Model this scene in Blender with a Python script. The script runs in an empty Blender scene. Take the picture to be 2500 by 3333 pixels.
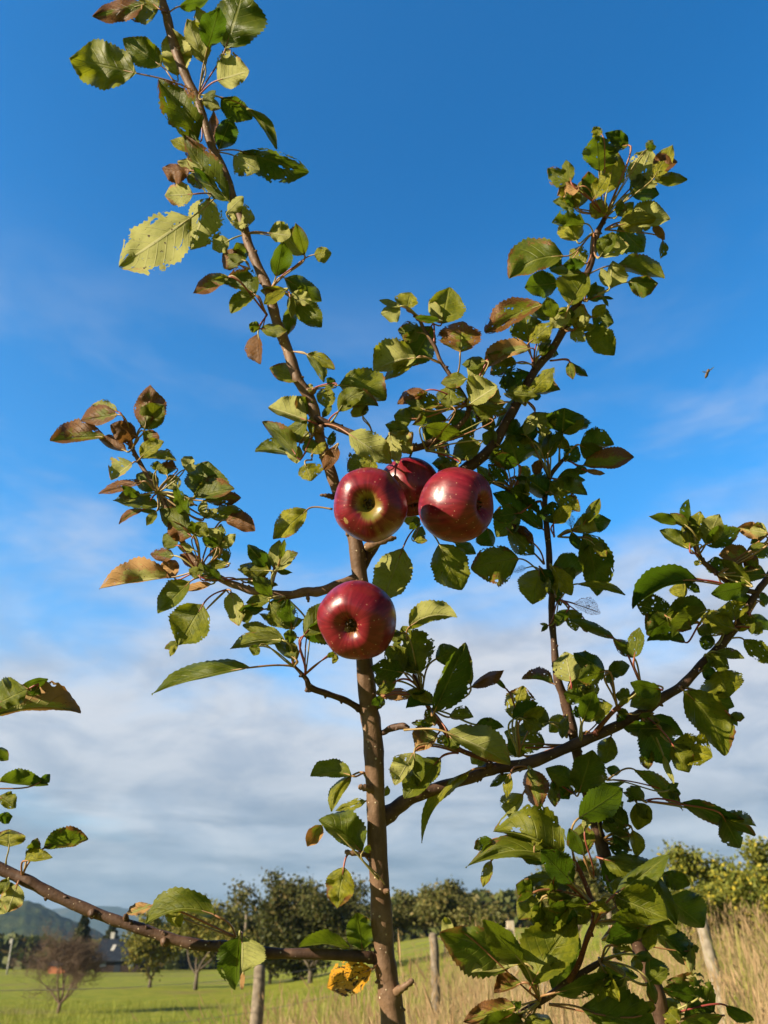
import bpy, math, random
import numpy as np
from mathutils import Vector, Matrix, noise as mnoise

S = bpy.context.scene
COL = S.collection

# ------------------------------------------------------------------ camera
PITCH = math.radians(29.5)
CAM = Vector((0.0, 0.0, 1.5))
FPX = 2504.0                      # focal length in photo pixels (photo 2500 x 3333)
R_ = Vector((1, 0, 0))
F_ = Vector((0, math.cos(PITCH), math.sin(PITCH)))
U_ = Vector((0, -math.sin(PITCH), math.cos(PITCH)))
cam = bpy.data.cameras.new('camera'); camo = bpy.data.objects.new('camera', cam); COL.objects.link(camo)
camo.location = CAM; camo.rotation_euler = (math.pi / 2 + PITCH, 0, 0)
cam.sensor_fit = 'HORIZONTAL'; cam.sensor_width = 25.96; cam.lens = 26.0
cam.clip_start = 0.02; cam.clip_end = 20000
cam.dof.use_dof = True; cam.dof.focus_distance = 0.86; cam.dof.aperture_fstop = 9.0
S.camera = camo

# ------------------------------------------------------------------ light
SUN_DIR = Vector((-0.81, -0.44, 0.39)).normalized()
SUN_EL = math.asin(SUN_DIR.z); SUN_AZ = math.atan2(SUN_DIR.x, SUN_DIR.y)
sun = bpy.data.lights.new('sun', 'SUN'); suno = bpy.data.objects.new('sun', sun); COL.objects.link(suno)
sun.energy = 5.0; sun.angle = math.radians(0.5); sun.color = (1.0, 0.86, 0.65)
suno.rotation_euler = (-SUN_DIR).to_track_quat('-Z', 'Y').to_euler(); suno.location = (0, 0, 50)
S.view_settings.view_transform = 'Standard'; S.view_settings.look = 'None'
S.view_settings.exposure = 1.25; S.view_settings.gamma = 1.0
HAZE = 0.0002


class NT:
    """small helper round a node tree"""
    def __init__(s, tree): s.t = tree
    def n(s, typ, **kw):
        nd = s.t.nodes.new(typ)
        for k, v in kw.items():
            if k in nd.bl_rna.properties and not k.startswith('i_'): setattr(nd, k, v)
        return nd
    def l(s, a, b): s.t.links.new(a, b)
    def setin(s, sock, v):
        if hasattr(v, 'is_output'): s.l(v, sock)
        else: sock.default_value = v
    def math(s, op, a, b=0.0, c=None, clamp=False):
        nd = s.t.nodes.new('ShaderNodeMath'); nd.operation = op; nd.use_clamp = clamp
        s.setin(nd.inputs[0], a); s.setin(nd.inputs[1], b)
        if c is not None: s.setin(nd.inputs[2], c)
        return nd.outputs[0]
    def mix(s, fac, a, b, blend='MIX'):
        nd = s.t.nodes.new('ShaderNodeMix'); nd.data_type = 'RGBA'; nd.blend_type = blend
        def col(v): return v if hasattr(v, 'is_output') else (tuple(v) + (1.0,) if len(v) == 3 else v)
        s.setin(nd.inputs['Factor'], fac); s.setin(nd.inputs[6], col(a)); s.setin(nd.inputs[7], col(b))
        return nd.outputs[2]
    def noise(s, vec, scale, detail=3.0, rough=0.5, dist=0.0):
        nd = s.t.nodes.new('ShaderNodeTexNoise')
        if vec is not None: s.l(vec, nd.inputs['Vector'])
        nd.inputs['Scale'].default_value = scale; nd.inputs['Detail'].default_value = detail
        nd.inputs['Roughness'].default_value = rough; nd.inputs['Distortion'].default_value = dist
        return nd.outputs[0]
    def ramp(s, fac, a, b):
        """smooth 0..1 between a and b"""
        nd = s.t.nodes.new('ShaderNodeMapRange'); nd.interpolation_type = 'SMOOTHSTEP'
        s.setin(nd.inputs[0], fac); nd.inputs[1].default_value = a; nd.inputs[2].default_value = b
        return nd.outputs[0]
    def attr(s, name):
        nd = s.t.nodes.new('ShaderNodeAttribute'); nd.attribute_name = name; return nd
    def mapping(s, vec, scale=(1, 1, 1), loc=(0, 0, 0)):
        nd = s.t.nodes.new('ShaderNodeMapping'); s.l(vec, nd.inputs[0])
        nd.inputs['Scale'].default_value = scale; nd.inputs['Location'].default_value = loc
        return nd.outputs[0]


# ------------------------------------------------------------------ sky
W = bpy.data.worlds.new('World'); S.world = W; W.use_nodes = True
wt = W.node_tree; wt.nodes.clear(); k = NT(wt)
sky = k.n('ShaderNodeTexSky'); sky.sky_type = 'NISHITA'; sky.sun_disc = False
sky.sun_elevation = SUN_EL; sky.sun_rotation = SUN_AZ
sky.air_density = 1.0; sky.dust_density = 0.4; sky.ozone_density = 2.5
hsv = k.n('ShaderNodeHueSaturation'); k.l(sky.outputs[0], hsv.inputs['Color'])
hsv.inputs['Saturation'].default_value = 1.15; hsv.inputs['Value'].default_value = 1.0; hsv.inputs['Hue'].default_value = 0.5
tc = k.n('ShaderNodeTexCoord'); d = tc.outputs['Generated']
sx = k.n('ShaderNodeSeparateXYZ'); k.l(d, sx.inputs[0])
el = k.math('ARCSINE', sx.outputs['Z'])                       # elevation in radians
n1 = k.noise(k.mapping(d, (1.6, 1.6, 4.5), (3.1, 0.4, 1.7)), 1.6, 5, 0.55, 0.3)
n2 = k.noise(k.mapping(d, (2.0, 2.0, 11.0), (0.2, 5.0, 0.0)), 2.2, 5, 0.55, 0.2)
lean = k.math('MULTIPLY', sx.outputs['X'], -0.16)
e2 = k.math('ADD', k.math('ADD', el, lean), k.math('MULTIPLY', k.math('SUBTRACT', n1, 0.5), -0.75))
cov = k.ramp(e2, 0.53, 0.24)                                  # cover grows towards the horizon
hi = k.math('MULTIPLY', k.ramp(n1, 0.46, 0.70), k.ramp(el, 0.86, 0.40))
cov = k.math('MAXIMUM', cov, k.math('MULTIPLY', hi, 0.6))
dark = k.math('MULTIPLY', k.ramp(n2, 0.36, 0.60), k.ramp(el, 0.23, 0.09))
n3 = k.noise(k.mapping(d, (3.0, 3.0, 7.0), (1.0, 2.0, 6.0)), 3.0, 6, 0.6, 0.4)
ccol = k.mix(dark, (3.75, 3.8, 4.0), (2.0, 2.12, 2.42))
ccol = k.mix(1.0, ccol, k.mix(k.ramp(n3, 0.32, 0.66), (0.74, 0.78, 0.84), (1.10, 1.08, 1.05)), 'MULTIPLY')
skyc = k.mix(1.0, hsv.outputs[0], k.mix(k.ramp(el, 1.0, 0.40), (0.05, 0.98, 1.38), (0.50, 1.42, 1.70)), 'MULTIPLY')
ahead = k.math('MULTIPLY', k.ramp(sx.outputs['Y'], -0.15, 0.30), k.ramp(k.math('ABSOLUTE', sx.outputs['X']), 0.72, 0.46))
skyc = k.mix(1.0, skyc, k.mix(ahead, (0.11, 0.11, 0.11), (1, 1, 1)), 'MULTIPLY')   # unseen sky behind and to the sides dimmed to cut fill light
front = k.math('MAXIMUM', ahead, 0.05)                   # clouds out of view faded by direction too, for deeper shadows
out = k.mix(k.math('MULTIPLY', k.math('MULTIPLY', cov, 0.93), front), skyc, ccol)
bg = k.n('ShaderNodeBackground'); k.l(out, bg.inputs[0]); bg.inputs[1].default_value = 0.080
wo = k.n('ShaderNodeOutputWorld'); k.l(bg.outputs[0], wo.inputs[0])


# ------------------------------------------------------------------ helpers
def new_mat(name):
    m = bpy.data.materials.new(name); m.use_nodes = True
    m.node_tree.nodes.clear(); kk = NT(m.node_tree)
    o = kk.n('ShaderNodeOutputMaterial')
    return m, kk, o

def principled(kk, o, color, rough=0.6, bump=None, bump_s=0.3, bump_d=0.01, spec=0.4):
    p = kk.n('ShaderNodeBsdfPrincipled')
    kk.setin(p.inputs['Base Color'], color if hasattr(color, 'is_output') else tuple(color) + (1.0,))
    kk.setin(p.inputs['Roughness'], rough)
    p.inputs['Specular IOR Level'].default_value = spec
    if bump is not None:
        b = kk.n('ShaderNodeBump'); b.inputs['Strength'].default_value = bump_s; b.inputs['Distance'].default_value = bump_d
        kk.l(bump, b.inputs['Height']); kk.l(b.outputs[0], p.inputs['Normal'])
    kk.l(p.outputs[0], o.inputs[0])
    return p

def mesh_obj(name, verts, faces, mats=(), parent=None, smooth=True, midx=None):
    me = bpy.data.meshes.new(name)
    me.from_pydata([tuple(v) for v in verts], [], faces)
    for m in mats: me.materials.append(m)
    if midx is not None: me.polygons.foreach_set('material_index', midx)
    me.polygons.foreach_set('use_smooth', [smooth] * len(me.polygons))
    me.update()
    ob = bpy.data.objects.new(name, me); COL.objects.link(ob)
    if parent: ob.parent = parent
    return ob

def tag(o, label=None, cat=None, group=None, kind=None):
    if label: o['label'] = label
    if cat: o['category'] = cat
    if group: o['group'] = group
    if kind: o['kind'] = kind
    return o

def thing(name, loc, label, cat, group=None):
    e = bpy.data.objects.new(name, None); COL.objects.link(e); e.location = loc
    e.empty_display_size = 0.1
    return tag(e, label, cat, group)

def P(px, py, D):
    return CAM + D * (F_ + R_ * ((px - 1250.0) / FPX) + U_ * ((1666.5 - py) / FPX))

def ss(x):
    x = min(1.0, max(0.0, x)); return x * x * (3 - 2 * x)

def ground(x, y):
    Y = max(y, 0.0); a = x / max(Y, 1.0); Yc = min(Y, 160.0)
    z = Yc * (-0.0125 + 0.042 * ss((a + 0.2) / 0.35) + 0.055 * ss((a - 0.15) / 0.33))
    return z * ss(Y / 3.0)

def at(px, py, Y):
    """the point of the photo's ray px,py that lies Y metres ahead"""
    dv = F_ + R_ * ((px - 1250.0) / FPX) + U_ * ((1666.5 - py) / FPX)
    return CAM + dv * (Y / dv.y)

def catmull(pts, n=8):
    out = []
    for i in range(len(pts) - 1):
        p0 = pts[max(i - 1, 0)]; p1 = pts[i]; p2 = pts[i + 1]; p3 = pts[min(i + 2, len(pts) - 1)]
        for j in range(n):
            t = j / n
            out.append(tuple(0.5 * (2 * b + (c - a) * t + (2 * a - 5 * b + 4 * c - dd) * t * t + (3 * b - a - 3 * c + dd) * t ** 3)
                             for a, b, c, dd in zip(p0, p1, p2, p3)))
    out.append(tuple(pts[-1]))
    return out

def tube(pts, rads, seg=14, V=None, Fc=None, cap=True, wob=0.0, seed=0.0):
    """append a tube along pts (Vectors) to V, Fc"""
    if V is None: V, Fc = [], []
    base = len(V); n = len(pts); up = Vector((0.3, 1, 0.2)).normalized()
    for i, (p, r) in enumerate(zip(pts, rads)):
        t = (pts[min(i + 1, n - 1)] - pts[max(i - 1, 0)]).normalized()
        x = up.cross(t)
        if x.length < 1e-4: x = Vector((1, 0, 0)).cross(t)
        x.normalize(); yv = t.cross(x).normalized(); up = yv.cross(x) * 0 + yv if False else up
        for s in range(seg):
            a = 2 * math.pi * s / seg
            dv = x * math.cos(a) + yv * math.sin(a)
            rr = r
            if wob: rr *= 1 + wob * mnoise.noise(Vector((dv.x * 1.2 + seed, dv.y * 1.2 + p.z * 60, dv.z * 1.2 + p.x * 60)))
            V.append(p + dv * rr)
    for i in range(n - 1):
        for s in range(seg):
            a = base + i * seg + s; b = base + i * seg + (s + 1) % seg
            Fc.append((a, b, b + seg, a + seg))
    if cap:
        c0 = len(V); V.append(pts[0].copy()); V.append(pts[-1] + (pts[-1] - pts[-2]).normalized() * rads[-1] * 0.4)
        for s in range(seg):
            Fc.append((c0, base + (s + 1) % seg, base + s))
            e = base + (n - 1) * seg
            Fc.append((c0 + 1, e + s, e + (s + 1) % seg))
    return V, Fc


# ------------------------------------------------------------------ materials
def bark(name, c1, c2, dots, dotcol, scale=1.0):
    m, kk, o = new_mat(name)
    tc = kk.n('ShaderNodeTexCoord'); v = tc.outputs['Object']
    n = kk.noise(v, 35 * scale, 5, 0.6); nf = kk.noise(v, 260 * scale, 4, 0.65)
    c = kk.mix(kk.ramp(n, 0.35, 0.68), c1, c2)
    c = kk.mix(kk.math('MULTIPLY', kk.ramp(nf, 0.45, 0.7), 0.35), c, tuple(x * 0.6 for x in c1))
    vo = kk.n('ShaderNodeTexVoronoi'); vo.feature = 'F1'; kk.l(kk.mapping(v, (1, 1, 1.0)), vo.inputs['Vector']); vo.inputs['Scale'].default_value = dots
    sepc = kk.n('ShaderNodeSeparateColor'); kk.l(vo.outputs['Color'], sepc.inputs[0])
    dm = kk.math('MULTIPLY', kk.ramp(vo.outputs['Distance'], 0.20, 0.13), kk.math('GREATER_THAN', sepc.outputs[0], 0.60))
    c = kk.mix(dm, c, dotcol)
    h = kk.math('ADD', kk.math('MULTIPLY', nf, 0.6), kk.math('ADD', n, kk.math('MULTIPLY', dm, 0.7)))
    vs = kk.noise(kk.mapping(v, (70, 70, 9)), 1.0, 4, .6); c = kk.mix(kk.math('MULTIPLY', kk.ramp(vs, .5, .72), .5), c, tuple(x * .45 for x in c1))
    h = kk.math('ADD', h, kk.math('MULTIPLY', vs, .8))
    principled(kk, o, c, 0.58, h, 0.7, 0.0014, 0.3)
    return m

M_TRUNK = bark('trunk_bark', (0.125, 0.070, 0.038), (0.215, 0.128, 0.076), 150, (0.50, 0.40, 0.27))
M_BRANCH = bark('branch_bark', (0.058, 0.029, 0.018), (0.120, 0.066, 0.040), 190, (0.45, 0.36, 0.25))
M_RED = bark('young_red_bark', (0.13, 0.040, 0.025), (0.19, 0.070, 0.045), 200, (0.42, 0.33, 0.22))

m, kk, o = new_mat('petiole_skin'); M_PET = m
pc = kk.attr('pcol').outputs['Fac']
principled(kk, o, kk.mix(pc, (0.30, 0.28, 0.09), (0.28, 0.055, 0.045)), 0.45)

def leaf_material():
    m, kk, o = new_mat('apple_leaf')
    uvn = kk.n('ShaderNodeUVMap'); uvn.uv_map = 'UVMap'
    su = kk.n('ShaderNodeSeparateXYZ'); kk.l(uvn.outputs[0], su.inputs[0])
    u = su.outputs['X']; t = su.outputs['Y']                    # u along the leaf, t -1..1 across
    at_ = kk.math('ABSOLUTE', t)
    tone = kk.attr('tone').outputs['Fac']; dry = kk.attr('dry').outputs['Fac']
    hole = kk.attr('hole').outputs['Fac']; seed = kk.attr('seed').outputs['Fac']
    cb = kk.n('ShaderNodeCombineXYZ'); kk.l(kk.math('MULTIPLY', u, 2.0), cb.inputs[0]); kk.l(t, cb.inputs[1])
    kk.l(kk.math('MULTIPLY', seed, 60.0), cb.inputs[2]); vec = cb.outputs[0]
    big = kk.noise(vec, 1.1, 4, 0.6, 0.4); mid = kk.noise(vec, 4.0, 5, 0.65, 0.3); fine = kk.noise(vec, 22.0, 4, 0.7)
    # veins: side veins run forward from the midrib
    ph = kk.math('SUBTRACT', kk.math('MULTIPLY', u, 8.0), kk.math('MULTIPLY', at_, 2.1))
    ph = kk.math('ADD', ph, kk.math('MULTIPLY', kk.math('SIGN', t), 0.22))
    fr = kk.math('ABSOLUTE', kk.math('SUBTRACT', kk.math('FRACT', ph), 0.5))
    sv = kk.math('MULTIPLY', kk.ramp(fr, 0.10, 0.0), kk.ramp(at_, 1.0, 0.55))
    mr = kk.ramp(at_, 0.075, 0.02)
    vein = kk.math('MAXIMUM', kk.math('MULTIPLY', sv, 0.55), mr)
    # colours
    top = kk.mix(tone, (0.045, 0.080, 0.008), (0.270, 0.250, 0.016))
    top = kk.mix(kk.math('MULTIPLY', kk.ramp(mid, 0.42, 0.62), 0.6), top, (0.038, 0.062, 0.006))
    top = kk.mix(kk.math('MULTIPLY', vein, 0.75), top, (0.24, 0.25, 0.05))
    und = kk.mix(tone, (0.200, 0.225, 0.050), (0.440, 0.410, 0.130))
    und = kk.mix(kk.math('MULTIPLY', kk.ramp(mid, 0.45, 0.7), 0.4), und, (0.13, 0.155, 0.025))
    und = kk.mix(kk.math('MULTIPLY', vein, 0.85), und, (0.44, 0.42, 0.20))
    geo = kk.n('ShaderNodeNewGeometry')
    c = kk.mix(geo.outputs['Backfacing'], top, und)
    # rust spots and dry parts (shape of their own)
    edge = kk.math('ADD', kk.math('MULTIPLY', at_, 0.30), kk.math('MULTIPLY', u, 0.22))
    dv = kk.math('ADD', kk.math('ADD', kk.math('MULTIPLY', kk.math('ADD', kk.math('MULTIPLY', big, 0.7), kk.math('MULTIPLY', mid, 0.4)), 1.15), edge), kk.math('MULTIPLY', kk.math('SUBTRACT', fine, 0.5), 0.42))
    thr = kk.math('SUBTRACT', 1.38, kk.math('MULTIPLY', dry, 1.15))
    dm = kk.ramp(kk.math('SUBTRACT', dv, thr), -0.03, 0.06)
    dcol = kk.mix(kk.ramp(fine, 0.35, 0.65), (0.060, 0.022, 0.007), (0.27, 0.125, 0.035))
    dcol = kk.mix(geo.outputs['Backfacing'], dcol, (0.40, 0.23, 0.085))
    c = kk.mix(dm, c, dcol)
    sp = kk.noise(vec, 9.0, 2, 0.5)
    sm = kk.math('MULTIPLY', kk.ramp(sp, 0.68, 0.73), kk.math('ADD', 0.25, kk.math('MULTIPLY', hole, 0.8), clamp=True))
    c = kk.mix(sm, c, (0.045, 0.020, 0.008))
    org = kk.attr('orange').outputs['Fac']
    c = kk.mix(org, c, kk.mix(kk.ramp(mid, 0.52, 0.60), (0.62, 0.30, 0.02), (0.035, 0.022, 0.006)))
    h = kk.math('ADD', kk.math('MULTIPLY', vein, -0.8), kk.math('ADD', kk.math('MULTIPLY', mid, 0.9), kk.math('MULTIPLY', fine, 0.35)))
    b = kk.n('ShaderNodeBump'); b.inputs['Strength'].default_value = 0.75; b.inputs['Distance'].default_value = 0.0016; kk.l(h, b.inputs['Height'])
    p = kk.n('ShaderNodeBsdfPrincipled'); kk.l(c, p.inputs['Base Color'])
    kk.l(kk.math('ADD', 0.42, kk.math('MULTIPLY', geo.outputs['Backfacing'], 0.3)), p.inputs['Roughness'])
    p.inputs['Specular IOR Level'].default_value = 0.22; kk.l(b.outputs[0], p.inputs['Normal'])
    tr = kk.n('ShaderNodeBsdfTranslucent')
    tcol = kk.mix(tone, (0.08, 0.15, 0.006), (0.38, 0.36, 0.015))
    tcol = kk.mix(kk.math('MULTIPLY', vein, 0.5), tcol, (0.05, 0.07, 0.01))
    tcol = kk.mix(dm, tcol, (0.20, 0.09, 0.02)); tcol = kk.mix(sm, tcol, (0.03, 0.012, 0.004))
    tcol = kk.mix(org, tcol, c)
    kk.l(tcol, tr.inputs[0]); kk.l(b.outputs[0], tr.inputs['Normal'])
    mx = kk.n('ShaderNodeMixShader'); mx.inputs[0].default_value = 0.40
    kk.l(p.outputs[0], mx.inputs[1]); kk.l(tr.outputs[0], mx.inputs[2])
    # insect holes
    hv = kk.noise(vec, 3.1, 3, 0.55, 0.2); hf = kk.noise(vec, 12.0, 2, 0.5)
    hd = kk.math('ADD', kk.math('ADD', hv, kk.math('MULTIPLY', kk.math('POWER', at_, 4.0), 0.16)), kk.math('MULTIPLY', hf, 0.25))
    hm = kk.math('GREATER_THAN', hd, kk.math('SUBTRACT', 1.06, kk.math('MULTIPLY', hole, 0.24)))
    hm = kk.math('MULTIPLY', hm, kk.math('GREATER_THAN', at_, 0.05))
    net = kk.attr('net').outputs['Fac']
    vo = kk.n('ShaderNodeTexVoronoi'); vo.feature = 'DISTANCE_TO_EDGE'; kk.l(vec, vo.inputs['Vector']); vo.inputs['Scale'].default_value = 9.0
    nm = kk.math('MULTIPLY', kk.math('GREATER_THAN', vo.outputs['Distance'], 0.075), net)
    hm = kk.math('MAXIMUM', hm, kk.math('MULTIPLY', nm, kk.math('GREATER_THAN', at_, 0.05)))
    tp = kk.n('ShaderNodeBsdfTransparent')
    m2 = kk.n('ShaderNodeMixShader'); kk.l(hm, m2.inputs[0]); kk.l(mx.outputs[0], m2.inputs[1]); kk.l(tp.outputs[0], m2.inputs[2])
    kk.l(m2.outputs[0], o.inputs[0])
    return m
M_LEAF = leaf_material()

# ------------------------------------------------------------------ the apple tree: wood
# each branch: list of (photo x, photo y, radius in photo px, depth in m)
BR = {
 'TR': [(1300,3640,46,.735),(1290,3480,44,.745),(1280,3310,40,.76),(1264,3200,37,.77),(1251,3100,35,.78),(1235,2870,33,.80),(1223,2600,31,.82),(1214,2400,32,.838),
        (1200,2300,30,.846),(1186,2150,28,.858),(1178,2010,27,.868),(1172,1880,26,.88),(1156,1760,24,.89),(1128,1670,21,.90),(1093,1585,19,.908),(1072,1520,19,.914),(1045,1440,18,.92),
        (1032,1380,17,.928),(1014,1306,17,.935),(978,1250,18,.94),(962,1215,18,.945),(936,1137,18,.957),(899,1041,17,.972),(874,945,16.5,.985),(842,872,15.5,.997),
        (811,800,15,1.01),(798,750,14,1.02),(778,689,14,1.03),(757,641,14,1.035),(731,559,13.5,1.045),(688,472,14,1.055),(648,340,14,1.07),
        (615,270,15,1.078),(586,202,15,1.085),(559,120,15,1.095),(542,48,14,1.105),(528,0,13,1.11),(500,-120,11,1.13)],
 'FK': [(1172,1850,22,.884),(1205,1790,20,.90),(1262,1715,18,.925),(1345,1640,17,.94),(1440,1580,17,.945),(1529,1517,19,.945),(1587,1472,18,.95),(1616,1433,17,.955),
        (1659,1356,16,.965),(1709,1268,15,.975),(1748,1195,14,.985),(1791,1147,13,.99),(1825,1089,13,1.0),(1854,1031,13,1.01),(1883,978,13,1.015),(1903,915,11,1.02),(1921,863,11,1.03),
        (1936,810,10,1.035),(1945,757,10,1.04),(1962,723,8,1.045),(2003,640,6,1.06)],
 'HB': [(1030,1360,13,.928),(1041,1369,13,.924),(1089,1386,12,.92),(1137,1407,12,.915),(1205,1430,12,.915),(1273,1451,12,.915),(1330,1460,12,.915),(1379,1451,12,.92),
        (1417,1431,11,.925),(1475,1402,9,.93),(1522,1350,8,.935),(1515,1300,7.5,.94),(1463,1218,7,.95),(1434,1175,6.5,.955),(1415,1127,6.5,.96),(1381,1074,6,.965),(1362,1035,6,.97),(1328,1006,4,.975)],
 'LB': [(1168,1880,17,.88),(1107,1902,16,.872),(1041,1925,16,.868),(996,1926,15,.866),(935,1938,14,.865),(829,1925,13,.868),(771,1906,12,.872),(723,1886,11,.878),
        (640,1830,10,.887),(570,1720,8.5,.90),(519,1605,8,.915),(486,1557,7.5,.925),(457,1509,7,.935),(433,1465,6.5,.94),(413,1427,5,.945)],
 'LT': [(1178,2312,12,.846),(1127,2281,10,.838),(1069,2259,10,.83),(1011,2238,11,.822),(996,2209,8,.82),(958,2168,5,.818)],
 'RS': [(1225,2388,11,.838),(1250,2384,9,.835),(1270,2372,11,.83),(1310,2363,11,.82),(1330,2370,7,.815)],
 'RB': [(1228,2668,36,.82),(1262,2652,29,.825),(1300,2622,23,.83),(1358,2588,21,.835),(1430,2564,19,.84),(1527,2533,18,.845),(1590,2506,19,.848),(1647,2496,18,.85),(1729,2482,18,.853),
        (1869,2424,17,.858),(1970,2381,16,.862),(2086,2323,16,.868),(2158,2270,15,.872),(2221,2231,15,.876),(2279,2169,15,.88),(2341,2106,14,.885),(2397,2039,13,.89),
        (2438,1971,12,.895),(2471,1918,11,.90),(2500,1880,11,.905),(2560,1780,8,.91)],
 'RSt': [(1600,2500,9,.848),(1586,2474,9,.843),(1489,2436,8.5,.835),(1441,2368,8,.83),(1407,2325,7.5,.828),(1364,2238,7,.828),(1345,2195,5,.83)],
 'RBs': [(1930,2395,9,.86),(1945,2375,8,.855),(1999,2313,7.5,.85),(2057,2265,7,.845),(2086,2236,8,.84),(2100,2225,5,.838)],
 'RBt': [(2465,1930,9,.90),(2430,1922,9,.895),(2390,1913,8.5,.89),(2327,1860,8,.883),(2283,1822,8,.878),(2269,1774,5,.876)],
 'ST': [(2230,3560,30,.83),(2158,3333,27,.85),(2134,3219,26,.86),(2100,3142,24,.867),(2075,3065,23,.875),(2030,2960,22,.883),(1989,2858,22,.89),(1960,2757,21,.90),(1946,2709,20,.903),
        (1936,2660,19,.906),(1895,2520,17,.913),(1869,2410,16,.918),(1859,2357,17,.92),(1835,2270,15,.925),(1813,2202,13,.93),(1804,2096,11,.938),(1796,2010,11,.945),(1796,1937,10.5,.95),
        (1789,1870,10,.955),(1787,1793,10,.96),(1780,1716,9.5,.965),(1773,1640,9,.97),(1789,1554,8,.978),(1833,1496,6,.985)],
 'SL': [(1782,1690,7,.967),(1731,1650,6.5,.965),(1645,1588,6.5,.955),(1582,1563,5,.95)],
 'BR': [(1600,3400,11,.765),(1689,3306,11,.76),(1786,3243,11,.757),(1858,3190,11,.755),(1930,3146,10,.757),(1970,3122,8,.76)],
 'SH': [(1850,3196,10,.755),(1882,3142,9,.75),(1911,3055,9,.748),(1935,2992,9,.748),(1930,2950,9,.75),(1915,2900,8,.752),(1890,2840,8,.755),(1869,2800,6,.757)],
 'BL': [(1238,3122,21,.78),(1205,3116,20,.776),(1180,3113,18,.772),(1036,3105,16,.768),(891,3103,16,.768),(746,3081,17,.77),(650,3076,17,.772),(555,3055,17,.775),(482,3031,17,.777),
        (386,2999,17,.78),(289,2963,18,.783),(169,2910,18,.787),(96,2872,18,.79),(0,2828,19,.795),(-200,2740,19,.80)],
 'OF': [(-200,2740,14,.80),(-150,2600,12,.81),(-90,2400,10,.82),(-60,2250,8,.825)],
}
STUBS = [  # branch, list of points (x, y, r, depth offset toward the camera)
 ('TR', [(1200,1782,16,.0),(1225,1768,15,.015),(1262,1755,10,.022),(1289,1750,6,.022)]),
 ('TR', [(1282,3233,17,.0),(1300,3222,13,.015),(1325,3205,10,.02),(1344,3191,9,.02)]),
 ('TR', [(1222,2575,12,.0),(1200,2568,11,.012),(1180,2563,9,.016),(1168,2561,7,.017)]),
 ('TR', [(1200,2784,9,.0),(1172,2780,8,.008),(1140,2776,8,.01),(1124,2772,7,.01)]),
 ('TR', [(1085,1618,9,.0),(1070,1614,8,.008),(1055,1612,6,.01),(1042,1612,4,.01)]),
 ('TR', [(1250,2900,10,.0),(1258,2902,9,.012),(1264,2898,5,.02)]),
 ('LB', [(1000,1930,9,.0),(1003,1950,6,.01),(1004,1960,3,.01)]),
 ('BL', [(305,2970,16,.0),(300,2976,14,.006),(296,2984,5,.008)]),
 ('BL', [(540,3060,16,.0),(534,3068,13,.006),(530,3074,5,.008)]),
 ('BL', [(410,2990,10,.0),(409,2982,7,.006),(408,2976,3,.006)]),
 ('BL', [(150,2912,10,.0),(150,2925,7,.004),(147,2930,3,.004)]),
 ('FK', [(1744,1205,10,.0),(1738,1190,8,.008),(1734,1178,4,.01)]),
 ('HB', [(1362,1040,7,.0),(1358,1033,7,.004),(1355,1030,5,.005)]),
 ('TR', [(980,1262,12,.0),(1018,1275,10,.01),(1024,1262,7,.012)]),
 ('TR', [(1035,1400,14,.0),(1042,1396,12,.014),(1046,1390,7,.022)]),
 ('LT', [(1011,2238,9,.0),(1000,2246,8,.0),(996,2252,5,.0)]),
 ('RBs', [(2086,2236,8,.0),(2100,2228,7,.0),(2106,2224,4,.0)]),
 ('RB', [(1590,2500,15,.0),(1594,2488,12,.006),(1598,2480,7,.008)]),
]

SM = {}          # smoothed branch samples
for key, pts in BR.items():
    SM[key] = catmull(pts, 7)

def near(br, x, y):
    s = SM[br]; i = min(range(len(s)), key=lambda j: (s[j][0] - x) ** 2 + (s[j][1] - y) ** 2)
    return s[i]

root3 = P(1300, 3640, .735)
tree_base = Vector((root3.x + 0.03, root3.y + 0.05, ground(root3.x, root3.y)))
tree = thing('apple_sapling', tree_base, 'young apple tree with a slim brown trunk, spreading branches and chewed green leaves', 'tree')

def relv(vs, origin): return [Vector(v) - origin for v in vs]

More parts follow.
